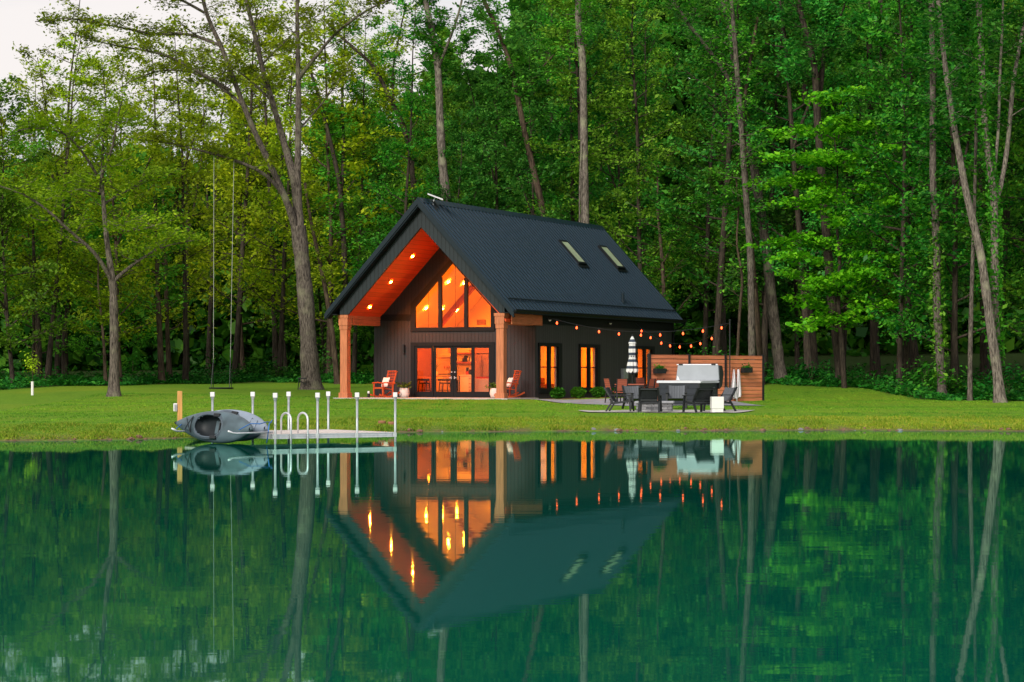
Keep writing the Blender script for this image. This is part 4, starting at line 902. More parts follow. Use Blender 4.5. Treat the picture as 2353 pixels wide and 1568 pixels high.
def kayak(label, tipA, tipB, mt, full, roll):
    """hull lofted along x; deck up z; then rolled so that the deck looks towards the camera"""
    A, B = Vector(tipA), Vector(tipB); c = (A+B)/2; xx = (B-A).normalized(); Lh = (B-A).length/2
    toward = Vector((0, -1, roll)); zz = (toward - xx*toward.dot(xx)).normalized(); yy = zz.cross(xx)
    t = thing('kayak', label, 'kayak', c); t.matrix_world = Matrix.Translation(c) @ Matrix((xx, yy, zz)).transposed().to_4x4()
    NX, NS = 56, 36; cx, ca_, cb_ = -.13*Lh, .355*Lh, .275
    def sec(u):
        e = max(0, 1-abs(u)**2.1); b = .375*e**.82 + .012; return b, .17*e**.6+.03, .115*e**.75+.03, .11*abs(u)**3
    vs = []
    for i in range(NX+1):
        u = i/NX*2-1; b, kd, dk, rk = sec(u)
        for j in range(NS):
            a_ = 2*math.pi*j/NS; cy, sz = math.cos(a_), math.sin(a_)
            y = b*math.copysign(abs(cy)**.8, cy); z = (dk if sz > 0 else kd)*math.copysign(abs(sz)**(.9 if sz > 0 else .75), sz)
            if sz > 0: z += .02*math.exp(-(y/.10)**2)*(abs(u) > .35)
            vs.append((u*Lh, y, z + rk))
    deckf, hullf = [], []
    for i in range(NX):
        for j in range(NS):
            q = (i*NS+j, i*NS+(j+1) % NS, (i+1)*NS+(j+1) % NS, (i+1)*NS+j)
            m_ = [sum(vs[k_][d] for k_ in q)/4 for d in range(3)]
            top = 0 <= j < NS//2
            if top and ((m_[0]-cx)/ca_)**2 + (m_[1]/cb_)**2 < 1: continue
            (deckf if top else hullf).append(q)
    hullf += [tuple(range(NS-1, -1, -1)), tuple(range(NX*NS, NX*NS+NS))]
    MB().add(vs, deckf+hullf).build('hull', mt, t, smooth=True)
    def rim(k_, z): return [(cx+ca_*k_*math.copysign(abs(math.cos(a_))**.85, math.cos(a_)), cb_*k_*math.copysign(abs(math.sin(a_))**.85, math.sin(a_)), z) for a_ in (2*math.pi*i/40 for i in range(41))]
    MB().tube(rim(1.02, .125), .026, 8, cap=False).tube(rim(1.10, .10), .034, 8, cap=False).build('coaming', M['coaming'], t, smooth=True)
    rings = [rim(1.0, .12)[:-1], rim(.95, -.02)[:-1], rim(.8, -.11)[:-1], rim(.4, -.14)[:-1]]
    m = MB(); m.add([p for r_ in rings for p in r_], [(r_*40+i, r_*40+(i+1) % 40, (r_+1)*40+(i+1) % 40, (r_+1)*40+i) for r_ in range(3) for i in range(40)] + [tuple(range(120, 160))])
    m.build('cockpit', M['cockpit'], t, smooth=True)
    MB().box(cx+.02, cx+ca_*.75, -.17, .17, -.125, -.06).build('seat', mt, t, bevel=.03)
    MB().box(cx+ca_*.76, cx+ca_*.84, -.17, .17, -.06, .13).build('seat_back', M['black'], t, bevel=.03)
    for s in (-1, 1): MB().box(cx+ca_*.30, cx+ca_*.72, s*cb_*.98-.045, s*cb_*.98+.045, .105, .165).build('thigh_pad', M['black'], t, bevel=.015)
    for sx in ((-1,) if full else (1,)):
        x0, x1 = sx*.56*Lh, sx*.72*Lh; zt = lambda x, y: sec(x/Lh)[2]*max(0, 1-(y/sec(x/Lh)[0])**2)**.45 + sec(x/Lh)[3] + .012
        m = MB(); gx = np.linspace(x0, x1, 7); gy = np.linspace(-1, 1, 9); vs2 = []
        for x in gx:
            hwid = sec(x/Lh)[0]*.62
            for y in gy: vs2.append((x, y*hwid, zt(x, y*hwid)+.01))
        m.add(vs2, [(i*9+j, i*9+j+1, (i+1)*9+j+1, (i+1)*9+j) for i in range(6) for j in range(8)]); hm = m.build('hatch', mt, t, smooth=True); sdf = hm.modifiers.new('thick', 'SOLIDIFY'); sdf.thickness = .02
        def on(x, f): hwid = sec(x/Lh)[0]*.70; return (x, f*hwid, zt(x, f*hwid)+.025)
        MB().tube([on(x0, -1), on((x0+x1)/2, 0), on(x1, 1)], .008, 6).tube([on(x0, 1), on((x0+x1)/2, 0), on(x1, -1)], .008, 6).tube([on(x0, -1), on(x0, -.4), on(x0, .4), on(x0, 1)], .010, 6).build('bungee', M['black'], t)
    if full:
        px, zt2 = .42*Lh, .135
        m = MB()
        for a_ in (.3, 1.2, 2.2, 3.4, 4.4, 5.5): m.bar((px, .02, zt2), (px+.11*math.cos(a_), .02+.09*math.sin(a_), zt2-.008), .022, .006)
        m.build('deck_emblem', M['coaming'], t)
        MB().box(.36*Lh, .56*Lh, .155, .185, .10, .112).build('maker_stripe', M['tub_rim'], t)
    for s in (-1, 1): MB().tube([(s*Lh*.97, -.03, .16), (s*Lh*.985, 0, .19), (s*Lh*.97, .03, .16)], .012, 6).build('carry_handle', M['black'], t)
    return t
kayak('grey blue kayak on its side, nearest the water, cockpit facing the pond', (-8.12, 59.2, .44), (-6.02, 56.9, .34), M['kayak'], True, .12)
kayak('pale blue grey kayak mostly hidden behind the darker kayak', (-7.80, 60.0, .52), (-5.76, 57.75, .32), M['kayak_b'], False, .2)
t = tag(MB().tube([at(595, 975, 56.6), at(612, 970, 57.0), at(624, 971, 57.2)], .012, 6).tube([at(625, 966, 57.3), at(618, 975, 56.7), at(616, 992, 56.4), at(614, 1010, 56.6), Vector(at(612, 1018, 56.8))], .014, 6).tube([at(549, 988, 56.2), at(575, 974, 56.6), at(598, 974, 56.7)], .012, 6).build('mooring_rope', M['rope']), 'blue rope tying the kayaks to the dock post', 'rope')
tag(MB().tube([at(405, 985, 58.5), at(417, 975, 58.9), at(430, 966, 59.0)], .013, 6).build('tie_down_strap', M['rope']), 'blue strap tying the left tip of the nearer kayak to its arm', 'strap')

wp = at(412.5, 985, 65.0); wz = gzf(wp.x, wp.y)
t = thing('wooden_post', 'square yellow wooden post standing on the bank by the kayaks', 'post', (wp.x, wp.y, wz), R(20))
MB().box(-.058, .058, -.058, .058, -.3, 1.215-wz).build('shaft', M['post_wood'], t, bevel=.006)
b_ = MB().box(-.17, -.065, -.04, .04, .40, .62).build('light_box', M['white'], t, bevel=.02); MB().box(-.155, -.08, -.052, -.041, .43, .59).build('grille', M['galv'], b_)
for x, y in ((877, 989), (899, 988)):
    p = at(x, y, 70.6); o = MB().lathe([(.11, -.04), (.115, .02), (.10, .05), (.0, .055)], 18).build('clay_disc', M['clay']); o.location = (p.x, p.y, gzf(p.x, p.y)+.04)
    tag(o, 'small round rusty cap lying in the bank grass beside the dock', 'cap', 'rusty caps on the bank')

# ------------------------------------------------------------------ trees
def unit(v): return v/np.linalg.norm(v)
def resample(pts, rs, step=.5):
    """smooth a coarse limb into short segments"""
    P = np.asarray(pts, float); d = np.concatenate([[0], np.cumsum(np.linalg.norm(np.diff(P, axis=0), axis=1))]); n_ = max(3, int(d[-1]/step)+1); t = np.linspace(0, d[-1], n_)
    Q = np.stack([np.interp(t, d, P[:, i]) for i in range(3)], 1); r_ = np.interp(t, d, rs)
    for _ in range(2): Q[1:-1] = Q[1:-1]*.5 + (Q[:-2]+Q[2:])*.25
    return Q, r_
def wood_mesh(name, limbs, mt, parent=None):
    Vs, Fs, o = [], [], 0
    for P, r_, ns_ in limbs:
        n_ = len(P); T = np.gradient(P, axis=0); T /= np.linalg.norm(T, axis=1)[:, None]+1e-9
        ref = np.cross(T, [0.31, .95, .05]); ref /= np.linalg.norm(ref, axis=1)[:, None]+1e-9; B_ = np.cross(T, ref)
        a = np.arange(ns_)*2*math.pi/ns_
        ring = P[:, None, :] + (ref[:, None, :]*np.cos(a)[None, :, None] + B_[:, None, :]*np.sin(a)[None, :, None])*r_[:, None, None]
        Vs.append(ring.reshape(-1, 3)); i = np.arange(n_-1)[:, None]*ns_; j = np.arange(ns_)[None, :]; j2 = (j+1) % ns_
        Fs.append(np.stack([i+j, i+j2, i+ns_+j2, i+ns_+j], -1).reshape(-1, 4)+o); o += n_*ns_
    return npmesh(name, np.concatenate(Vs), np.concatenate(Fs), mt, parent, smooth=True)
def twig(r, start, az, el, L, r0, curve=.25, n_=7, wob=.12):
    d = np.array([math.cos(az)*math.cos(el), math.sin(az)*math.cos(el), math.sin(el)]); P = [np.array(start, float)]; s = L/(n_-1)
    for i in range(n_-1):
        d = unit(d + np.array([0, 0, curve/(n_-1)]) + r.normal(0, wob, 3)*[1, 1, .6]); P.append(P[-1]+d*s)
    return np.array(P), np.linspace(r0, max(.006, r0*.25), n_)
def grow(r, limb, t0, t1, count, L, el, out, anchors, r_ratio=.45, curve=.3, sub=5, taper=.6, az0=None, az_spread=math.pi, leaf_from=.3, dens=1.0):
    P, rad, _ = limb; n_ = len(P); az = r.uniform(0, 6.28)
    for c in range(count):
        t = lerp(t0, t1, (c+r.uniform(.2, .8))/count); f = t*(n_-1); i = min(int(f), n_-2); p = P[i]+(P[i+1]-P[i])*(f-i); rr = rad[i]
        az = az + 2.4 + r.normal(0, .5)
        a = az if az0 is None else az0 + r.uniform(-az_spread, az_spread)
        l = L*(1-taper*t)*r.uniform(.65, 1.2); q, qr = twig(r, p, a, el+r.normal(0, .18), l, max(.015, min(rr*.7, l*.016)), curve)
        out.append((q, qr, 5))
        for w in np.linspace(leaf_from, 1, max(3, int(l*2.2*dens))): f2 = w*(len(q)-1); k2 = min(int(f2), len(q)-2); anchors.append((q[k2]+(q[k2+1]-q[k2])*(f2-k2)))
        for s in range(sub):
            w = .25+.7*(s+r.uniform(0, 1))/sub; f2 = w*(len(q)-1); k2 = min(int(f2), len(q)-2); st = q[k2]+(q[k2+1]-q[k2])*(f2-k2); dv = q[k2+1]-q[k2]
            a2 = math.atan2(dv[1], dv[0]) + r.choice([-1, 1])*r.uniform(.5, 1.2); l2 = l*.48*(1.1-w*.5)*r.uniform(.7, 1.2)
            q2_, r2 = twig(r, st, a2, el*.6+r.normal(0, .25), l2, .014, curve*.5, 5)
            out.append((q2_, r2, 4))
            for w2 in np.linspace(.2, 1, max(3, int(l2*2.8*dens))): f3 = w2*(len(q2_)-1); k3 = min(int(f3), len(q2_)-2); anchors.append(q2_[k3]+(q2_[k3+1]-q2_[k3])*(f3-k3))
def spray(r, anchors, per, sx, sz):
    A = np.repeat(np.array(anchors), per, 0); return A + r.normal(size=A.shape)*[sx, sx, sz]

def forest_proto(seed, H, cb, spread, r0, n1, leaf, size, per, bark='brown', el=.35, sz=.15, flat=.28):
    """one kind of wood-land tree: leaning tapered trunk, ringed limbs, sprays of small leaves"""
    r = np.random.default_rng(seed); lean = r.normal(0, .035, 2); pts = []; wob = np.cumsum(r.normal(0, .16, (9, 2)), 0)
    for i in range(9):
        t = i/8; pts.append((lean[0]*H*t + wob[i, 0]*t, lean[1]*H*t + wob[i, 1]*t, -.3 + (H+.3)*t))
    P, rad = resample(pts, [r0*1.35]+[r0*(1-.9*(i/8)**1.15) for i in range(1, 9)], .8); rad[0] *= 1.25
    limbs = [(P, rad, 8)]; an = []
    if r.random() < .6:        # a fork
        i = int(len(P)*r.uniform(.35, .55)); q, qr = twig(r, P[i], r.uniform(0, 6.28), 1.15, H*.42, rad[i]*.75, .3, 9, .06); limbs.append((q, qr, 7)); grow(r, limbs[-1], .3, 1, n1//3, spread*.7, el, limbs, an)
    grow(r, limbs[0], cb/H, .99, n1, spread, el, limbs, an, taper=.55)
    return limbs, spray(r, an, per, .21, sz), leaf, size, bark, flat, seed
def make_tree(pr, name, label, loc, rz, group, cat='tree'):
    limbs, pts, leaf, size, bark, flat, seed = pr; t = thing(name, label, cat, loc, rz, group)
    wood_mesh('trunk', limbs, BM[bark], t); leaf_cloud('crown', pts, size, LM[leaf], t, flat=flat, seed=seed); return t

G_L = 'woods left of the house'; G_C = 'woods behind the house'; G_R = 'woods right of the house'
LAB = {G_L: 'slender tree of the yellow green woods left of the house', G_C: 'tall leafy tree of the woods rising behind the house roof', G_R: 'tall deep green tree of the dark woods right of the house'}
PRO = {
 G_L: [forest_proto(101, 17, 2.5, 3.4, .13, 30, 'spring', .155, 13, 'brown'), forest_proto(102, 18, 3.5, 3.3, .15, 32, 'spring', .155, 14, 'dark'), forest_proto(103, 13, 1.5, 3.6, .10, 30, 'mid', .155, 16, 'dark'), forest_proto(104, 19, 6, 3.0, .15, 24, 'oak', .14, 7, 'dark')],
 G_C: [forest_proto(111, 27, 5, 3.9, .19, 40, 'mid', .165, 17, 'dark'), forest_proto(112, 29, 6, 3.7, .20, 40, 'cool', .165, 17, 'dark'), forest_proto(113, 25, 3, 4.0, .17, 40, 'mid', .165, 17, 'dark'), forest_proto(114, 20, 1.5, 3.8, .13, 38, 'cool', .165, 17, 'dark')],
 G_R: [forest_proto(121, 30, 6, 4.0, .20, 42, 'deep', .17, 17, 'dark'), forest_proto(122, 28, 4, 4.2, .19, 42, 'cool', .17, 17, 'dark'), forest_proto(123, 22, 2, 4.2, .14, 40, 'deep', .17, 17, 'dark'), forest_proto(124, 26, 4, 4.0, .16, 42, 'mid', .165, 16, 'dark')],
}
BASE = {}
def plant(gname, i, X, D, sc, rz):
    key = (gname, i); z = gzf(X, D)
    if key not in BASE:
        BASE[key] = make_tree(PRO[gname][i], 'forest_tree', LAB[gname], (X, D, z), rz, gname); BASE[key].scale = (sc, sc, sc)
    else: copy_tree(BASE[key], (X, D, z), rz, scale=(sc, sc, sc))
rt_ = random.Random(21)
rows = [(4, 3.7), (10, 3.7), (17, 4.0), (25, 4.4), (34, 5.0), (44, 5.6)]
for off, gap in rows:
    X = -44.0
    while X < 46:
        D = float(wood_edge(X)) + off + rt_.uniform(-2, 2); x = X + rt_.uniform(-1.1, 1.1); px = CX + x/D*FQ
        X += gap*rt_.uniform(.8, 1.25)
        D = max(D, 126 if 700 < px < 1620 else 0)
        if not -420 < px < 2800: continue
        gname = G_L if px < 760 else (G_C if px < 1560 else G_R)
        if gname == G_L:
            if px < 330 and rt_.random() < .08: continue
            i = rt_.choice([0, 1, 2, 3, 0, 2]) if off < 20 else rt_.choice([1, 3, 1, 0]); sc = rt_.uniform(.92, 1.14) * (1.0 if px < 300 else (1.02 if px < 500 else 1.12))
        elif gname == G_C:
            i = rt_.choice([0, 1, 2, 3, 3]) if off < 20 else rt_.choice([0, 1, 2]); sc = rt_.uniform(.85, 1.1) * (.77 if px < 1150 else 1.04)
        else: i = rt_.choice([0, 1, 2, 2, 3]) if off < 22 else rt_.choice([0, 1, 3]); sc = rt_.uniform(.88, 1.12)
        plant(gname, i, x, D, sc, rt_.uniform(0, 6.28))

def traced(name, label, D, paths, growths, leaf, size, per, bark, flare=1.5, sz=.14, flat=.6, seed=1, crown=True, sub=5, ivy=None, group=None, sx=.24):
    """a particular tree: limbs follow (column, row, depth offset) points, first path is the stem from the ground up; radius in metres"""
    r = np.random.default_rng(seed); x0, y0 = paths[0][0][0][:2]; X0 = (x0-CX)/FQ*D; z0 = gzf(X0, D); t = thing(name, label, 'tree', (X0, D, z0), 0, group)
    L = []
    for pi, (pts, r0, r1) in enumerate(paths):
        W_ = []
        for q in pts:
            dd = q[2] if len(q) > 2 else 0; w = at(q[0], q[1], D+dd); W_.append((w.x-X0, w.y-D, w.z-z0))
        if pi == 0: W_[0] = (W_[0][0], W_[0][1], -.25)
        P, rad = resample(W_, np.linspace(r0, r1, len(W_)), .45)
        if pi == 0:
            h = P[:, 2]-P[0, 2]; rad = rad*(1+(flare-1)*np.exp(-h/.35))
        rad = rad*(1+.05*r.normal(size=len(rad))); L.append((P, rad, 12 if pi == 0 else 8))
    an = []; n0 = len(L)
    for (pi, t0, t1, cnt, ln, el, kw) in growths: grow(r, L[pi], t0, t1, cnt, ln, el, L, an, sub=sub, **kw)
    wood_mesh('trunk', L, BM[bark], t)
    if an: leaf_cloud('crown', spray(r, an, per, sx, sz), size, LM[leaf], t, flat=flat, seed=seed)
    if ivy:
        pi, t0, t1, n_ = ivy; P, rad, _ = L[pi]; f = r.uniform(t0, t1, n_)*(len(P)-1); i = f.astype(int).clip(0, len(P)-2); a = r.uniform(0, 6.28, n_); rr = rad[i]*r.uniform(.9, 1.9, n_)+.02
        Q = P[i]+(P[i+1]-P[i])*(f-i)[:, None] + np.stack([np.cos(a)*rr, np.sin(a)*rr, r.normal(0, .1, n_)], 1); leaf_cloud('ivy', Q, .15, LM['mid'], t, flat=.1, seed=seed)
    return t
E_ = {}
# the open-grown tree on the left lawn
traced('lawn_tree', 'open grown tree with straight pale trunk and wide low branches on the left lawn', 96, [
 ([(261, 912), (262, 830), (262, 768), (261, 700), (259, 650)], .19, .155),
 ([(258, 652), (252, 600, .1), (245, 561, .2), (239, 490, .3), (233, 413, .3), (236, 331, .2), (240, 255, 0)], .15, .03),
 ([(257, 648), (240, 615, -.3), (219, 579, -.6), (159, 532, -1), (100, 473, -1.4), (35, 437, -1.8), (-60, 412, -2)], .10, .025),
 ([(261, 646), (285, 622, .3), (313, 602, .6), (366, 567, 1), (413, 558, 1.4), (449, 552, 1.6)], .09, .02),
 ([(233, 443, .3), (226, 402, 0), (260, 348, -.5), (266, 283, -.9), (280, 230, -1)], .085, .02),
 ([(229, 446, .3), (200, 436, 1), (177, 431, 1.3), (118, 455, 2), (60, 480, 2.4)], .06, .015),
 ([(224, 405, .2), (200, 365, -.4), (159, 307, -1.2), (100, 290, -1.8), (40, 300, -2)], .06, .015),
 ([(247, 508, .2), (270, 522, -1), (295, 537, -1.6), (350, 520, -2.6), (400, 505, -3)], .05, .012),
 ([(236, 470, .3), (290, 440, 1.2), (350, 410, 2), (400, 400, 2.4)], .05, .012),
 ], [(1, .35, 1, 12, 2.0, .5, {}), (2, .25, 1, 12, 1.7, .35, {}), (3, .25, 1, 10, 1.5, .3, {}), (4, .1, 1, 10, 1.8, .4, {}), (5, .2, 1, 8, 1.5, .3, {}), (6, .2, 1, 10, 1.6, .35, {}), (7, .2, 1, 9, 1.5, .2, {}), (8, .2, 1, 9, 1.6, .3, {})],
 'spring', .12, 9, 'grey', flare=2.1, seed=11, sz=.12)
# the big forked tree with the swing
traced('swing_tree', 'big forked shade tree left of the house, swing hanging from its low limb', 113, [
 ([(716, 893), (709, 800), (704, 715), (698, 640), (692, 585), (685, 520)], .42, .34),
 ([(681, 535), (665, 478, -.3), (650, 443, -.6), (620, 378, -1), (591, 319, -1.4), (561, 248, -1.8), (532, 171, -2), (508, 106, -2.2), (473, 35, -2.4), (455, -60, -2.4), (430, -160, -2.4)], .19, .07),
 ([(685, 525), (682, 470, .2), (676, 410, .4), (656, 343, .8), (626, 236, 1.2), (602, 159, 1.5), (585, 77, 1.8), (567, 12, 2), (545, -110, 2)], .22, .08),
 ([(689, 528), (686, 470, 0), (683, 413, -.2), (685, 295, -.4), (685, 177, -.6), (683, 89, -.8), (682, 0, -.9), (690, -120, -1)], .21, .07),
 ([(686, 182, -.6), (700, 160, -1), (721, 136, -1.4), (768, 77, -2), (815, 41, -2.6), (870, 8, -3), (930, -10, -3.3)], .11, .03),
 ([(526, 207, -2), (485, 182, -2.6), (443, 159, -3), (378, 124, -3.6), (307, 112, -4), (236, 100, -4.4), (160, 75, -4.6)], .09, .02),
 ([(556, 240, -1.8), (502, 195, -1.2), (449, 165, -.6), (366, 159, 0), (290, 190, .4)], .08, .02),
 ([(508, 106, -2.2), (437, 77, -1.6), (354, 80, -1), (260, 60, -.4), (150, 40, 0), (80, 50, 0)], .08, .02),
 ([(652, 450, -.5), (614, 402, -1.2), (555, 374, -1.8), (490, 354, -2.4), (449, 343, -2.8), (366, 325, -3.4), (295, 319, -3.8)], .10, .02),
 ([(470, 30, -2.4), (400, -10, -3), (300, -30, -3.5), (190, -20, -4)], .07, .02),
 ([(600, 150, 1.5), (640, 110, 2.4), (690, 60, 3.2), (740, 30, 4)], .06, .02),
 ([(622, 230, 1.2), (580, 190, 2.4), (530, 150, 3.2), (480, 130, 4)], .06, .02),
 ([(685, 300, -.4), (730, 250, .5), (770, 200, 1.2), (800, 150, 1.6)], .055, .015),
 ], [(1, .45, 1, 16, 1.9, .4, {}), (2, .5, 1, 16, 2.0, .4, {}), (3, .5, 1, 14, 1.9, .4, {}), (4, .2, 1, 13, 1.8, .3, {}), (5, .1, 1, 15, 1.8, .15, {}), (6, .1, 1, 14, 1.8, .2, {}), (7, .1, 1, 17, 1.9, .15, {}), (8, .25, 1, 14, 1.5, .2, {}), (9, .1, 1, 11, 2.0, .1, {}), (10, .1, 1, 9, 1.8, .3, {}), (11, .1, 1, 9, 1.8, .3, {}), (12, .2, 1, 8, 1.5, .3, {})],
 'oak', .135, 8, 'grey', flare=1.75, seed=12, sz=.13)
# pale trunks standing clear above the roof
traced('roof_tree', 'tall pale trunked tree rising behind the front end of the roof ridge', 131, [([(1032, 858), (1026, 465), (1015, 366), (1011, 280), (1006, 151), (991, 65), (976, 0), (960, -120)], .27, .13), ([(1006, 160), (1025, 110, -1), (1045, 60, -1.5), (1062, 0, -2), (1075, -90, -2)], .09, .05)], [(0, .7, 1, 16, 2.4, .5, {}), (1, .2, 1, 9, 2, .5, {})], 'mid', .16, 10, 'pale', seed=13)
traced('roof_tree', 'straight pale trunked tree with a hanging vine behind the middle of the roof', 128, [([(1350, 868), (1344, 514), (1342, 366), (1340, 215), (1338, 120), (1327, 65), (1329, 0), (1325, -120)], .24, .15), ([(1333, 870, -.5), (1331, 500, -.5), (1332, 390, -.4), (1337, 330, -.2)], .035, .03)], [(0, .75, 1, 14, 2.6, .5, {})], 'mid', .16, 10, 'pale', seed=14)
traced('roof_tree', 'leaning brown trunked tree between the two pale trunks above the roof', 130, [([(1290, 866), (1250, 499), (1230, 409), (1209, 323), (1187, 215), (1174, 151), (1142, 65), (1110, 0), (1080, -90)], .20, .09), ([(1187, 220), (1230, 170, 1), (1280, 120, 2), (1310, 60, 2.4)], .08, .04)], [(0, .55, 1, 18, 2.6, .45, {}), (1, .2, 1, 8, 2, .4, {})], 'mid', .16, 10, 'brown', seed=15)
traced('leaning_tree', 'thin leaning brown trunk just right of the big swing tree', 126, [([(776, 872), (763, 760), (745, 650), (725, 560), (712, 500), (700, 420)], .15, .07)], [(0, .5, 1, 12, 2.4, .4, {})], 'oak', .15, 8, 'brown', seed=16)
traced('leaning_tree', 'dark leaning tree high above the left roof slope', 133, [([(985, 862), (951, 430), (933, 301), (890, 215), (860, 151), (783, 86), (740, 40)], .19, .06), ([(905, 240), (900, 170, 1), (915, 90, 1.4), (930, 20, 1.4)], .08, .04)], [(0, .45, 1, 18, 2.4, .5, {}), (1, .2, 1, 9, 2, .5, {})], 'spring', .155, 8, 'dark', seed=17)
traced('forked_tree', 'dark forked tree between the swing tree and the roof', 134, [([(800, 868), (790, 560), (780, 420), (760, 330), (740, 250), (715, 170)], .17, .07), ([(784, 440), (790, 330, 1), (785, 230, 1.4), (792, 120, 1.6), (790, 20, 1.6)], .11, .05)], [(0, .4, 1, 16, 2.4, .45, {}), (1, .2, 1, 14, 2.2, .5, {})], 'mid', .16, 10, 'dark', seed=18)
# left wood-edge trunks
traced('edge_tree', 'slim pale based tree at the wood edge between lawn tree and swing', 124.5, [([(372, 885), (367, 780), (363, 690), (360, 600), (358, 480), (350, 380)], .17, .06)], [(0, .3, 1, 22, 2.8, .4, {})], 'mid', .155, 11, 'brown', seed=19)
traced('edge_tree', 'thin leaning sapling trunk directly left of the lawn tree', 118, [([(243, 892), (239, 800), (232, 720), (224, 660), (226, 580)], .09, .03)], [(0, .35, 1, 12, 2.0, .4, {})], 'spring', .15, 9, 'brown', seed=20)
traced('edge_tree', 'dark trunked tree at the wood edge left of the lawn tree', 126, [([(149, 880), (148, 760), (160, 680), (150, 560), (140, 430)], .19, .06)], [(0, .4, 1, 20, 2.8, .4, {})], 'mid', .16, 10, 'dark', seed=21)
traced('edge_tree', 'dark narrow tree at the far left wood edge', 121, [([(92, 884), (90, 780), (80, 660), (75, 520), (60, 400)], .14, .05)], [(0, .4, 1, 18, 2.6, .4, {})], 'spring', .15, 10, 'dark', seed=22)
# right hand trunks
traced('stout_tree', 'stout ivy free trunk just right of the privacy fence', 122, [([(1796, 886), (1782, 770), (1774, 707), (1765, 603), (1743, 455), (1728, 357), (1700, 246), (1682, 92), (1663, 0), (1650, -120)], .31, .15), ([(1712, 290), (1690, 210, -.6), (1655, 150, -1.2), (1620, 105, -1.6), (1570, 40, -2), (1537, -20, -2.4)], .13, .06), ([(1766, 610, .2), (1700, 480, -1), (1640, 455, -2), (1580, 470, -3)], .045, .012)], [(0, .62, 1, 18, 2.8, .4, {}), (1, .3, 1, 14, 2.4, .4, {}), (2, .5, 1, 5, 1.0, .1, {})], 'deep', .16, 8, 'grey', flare=1.6, seed=23)
traced('twin_tree', 'left stem of the pair of grey trunks rising behind the fence', 119, [([(1730, 880), (1727, 800), (1725, 603), (1712, 430), (1700, 258), (1690, 120), (1680, 0)], .20, .10)], [(0, .45, 1, 20, 2.2, .35, {})], 'mid', .15, 6, 'grey', seed=24)
traced('twin_tree', 'right stem of the pair of grey trunks rising behind the fence', 120.5, [([(1750, 880), (1746, 818), (1733, 646), (1718, 500), (1712, 380), (1706, 260), (1722, 150), (1740, 40)], .17, .07)], [(0, .45, 1, 18, 2.0, .35, {})], 'deep', .15, 6, 'brown', seed=25)
traced('slim_tree', 'bare slim crooked trunk left of the fence pole', 121, [([(1690, 872), (1700, 700), (1708, 640), (1690, 560), (1698, 480), (1690, 400)], .08, .04)], [(0, .4, 1, 12, 1.6, .3, {})], 'mid', .15, 3, 'brown', seed=26)
traced('understory_tree', 'thin reddish trunk with loose foliage right of the roof end', 126, [([(1530, 868), (1524, 640), (1518, 560), (1510, 480), (1512, 380)], .13, .05), ([(1522, 610), (1545, 560, -.8), (1560, 520, -1.2)], .06, .02)], [(0, .25, 1, 20, 2.4, .3, {}), (1, .2, 1, 6, 1.6, .2, {})], 'deep', .15, 6, 'brown', seed=27)
traced('tall_tree', 'dark trunk with twin arms amid the bright maple sprays', 118, [([(1934, 897), (1925, 800), (1909, 676), (1897, 523), (1887, 400), (1879, 295), (1872, 154), (1850, 70), (1832, 0), (1815, -100)], .26, .12), ([(1878, 270), (1886, 203, .6), (1896, 100, 1), (1903, 0, 1.2), (1908, -80, 1.2)], .13, .08)], [(0, .7, 1, 14, 2.6, .4, {}), (1, .3, 1, 9, 2.2, .4, {})], 'cool', .16, 9, 'dark', seed=28)
traced('maple_tree', 'young maple spreading bright level sprays of leaves right of the fence', 109, [
 ([(1985, 905), (1980, 830), (1972, 740), (1968, 640), (1958, 540), (1950, 430), (1945, 340)], .12, .03)],
 [(0, .02, .99, 1, .1, .1, {})] , 'maple', .20, 1, 'dark', seed=29) if False else None
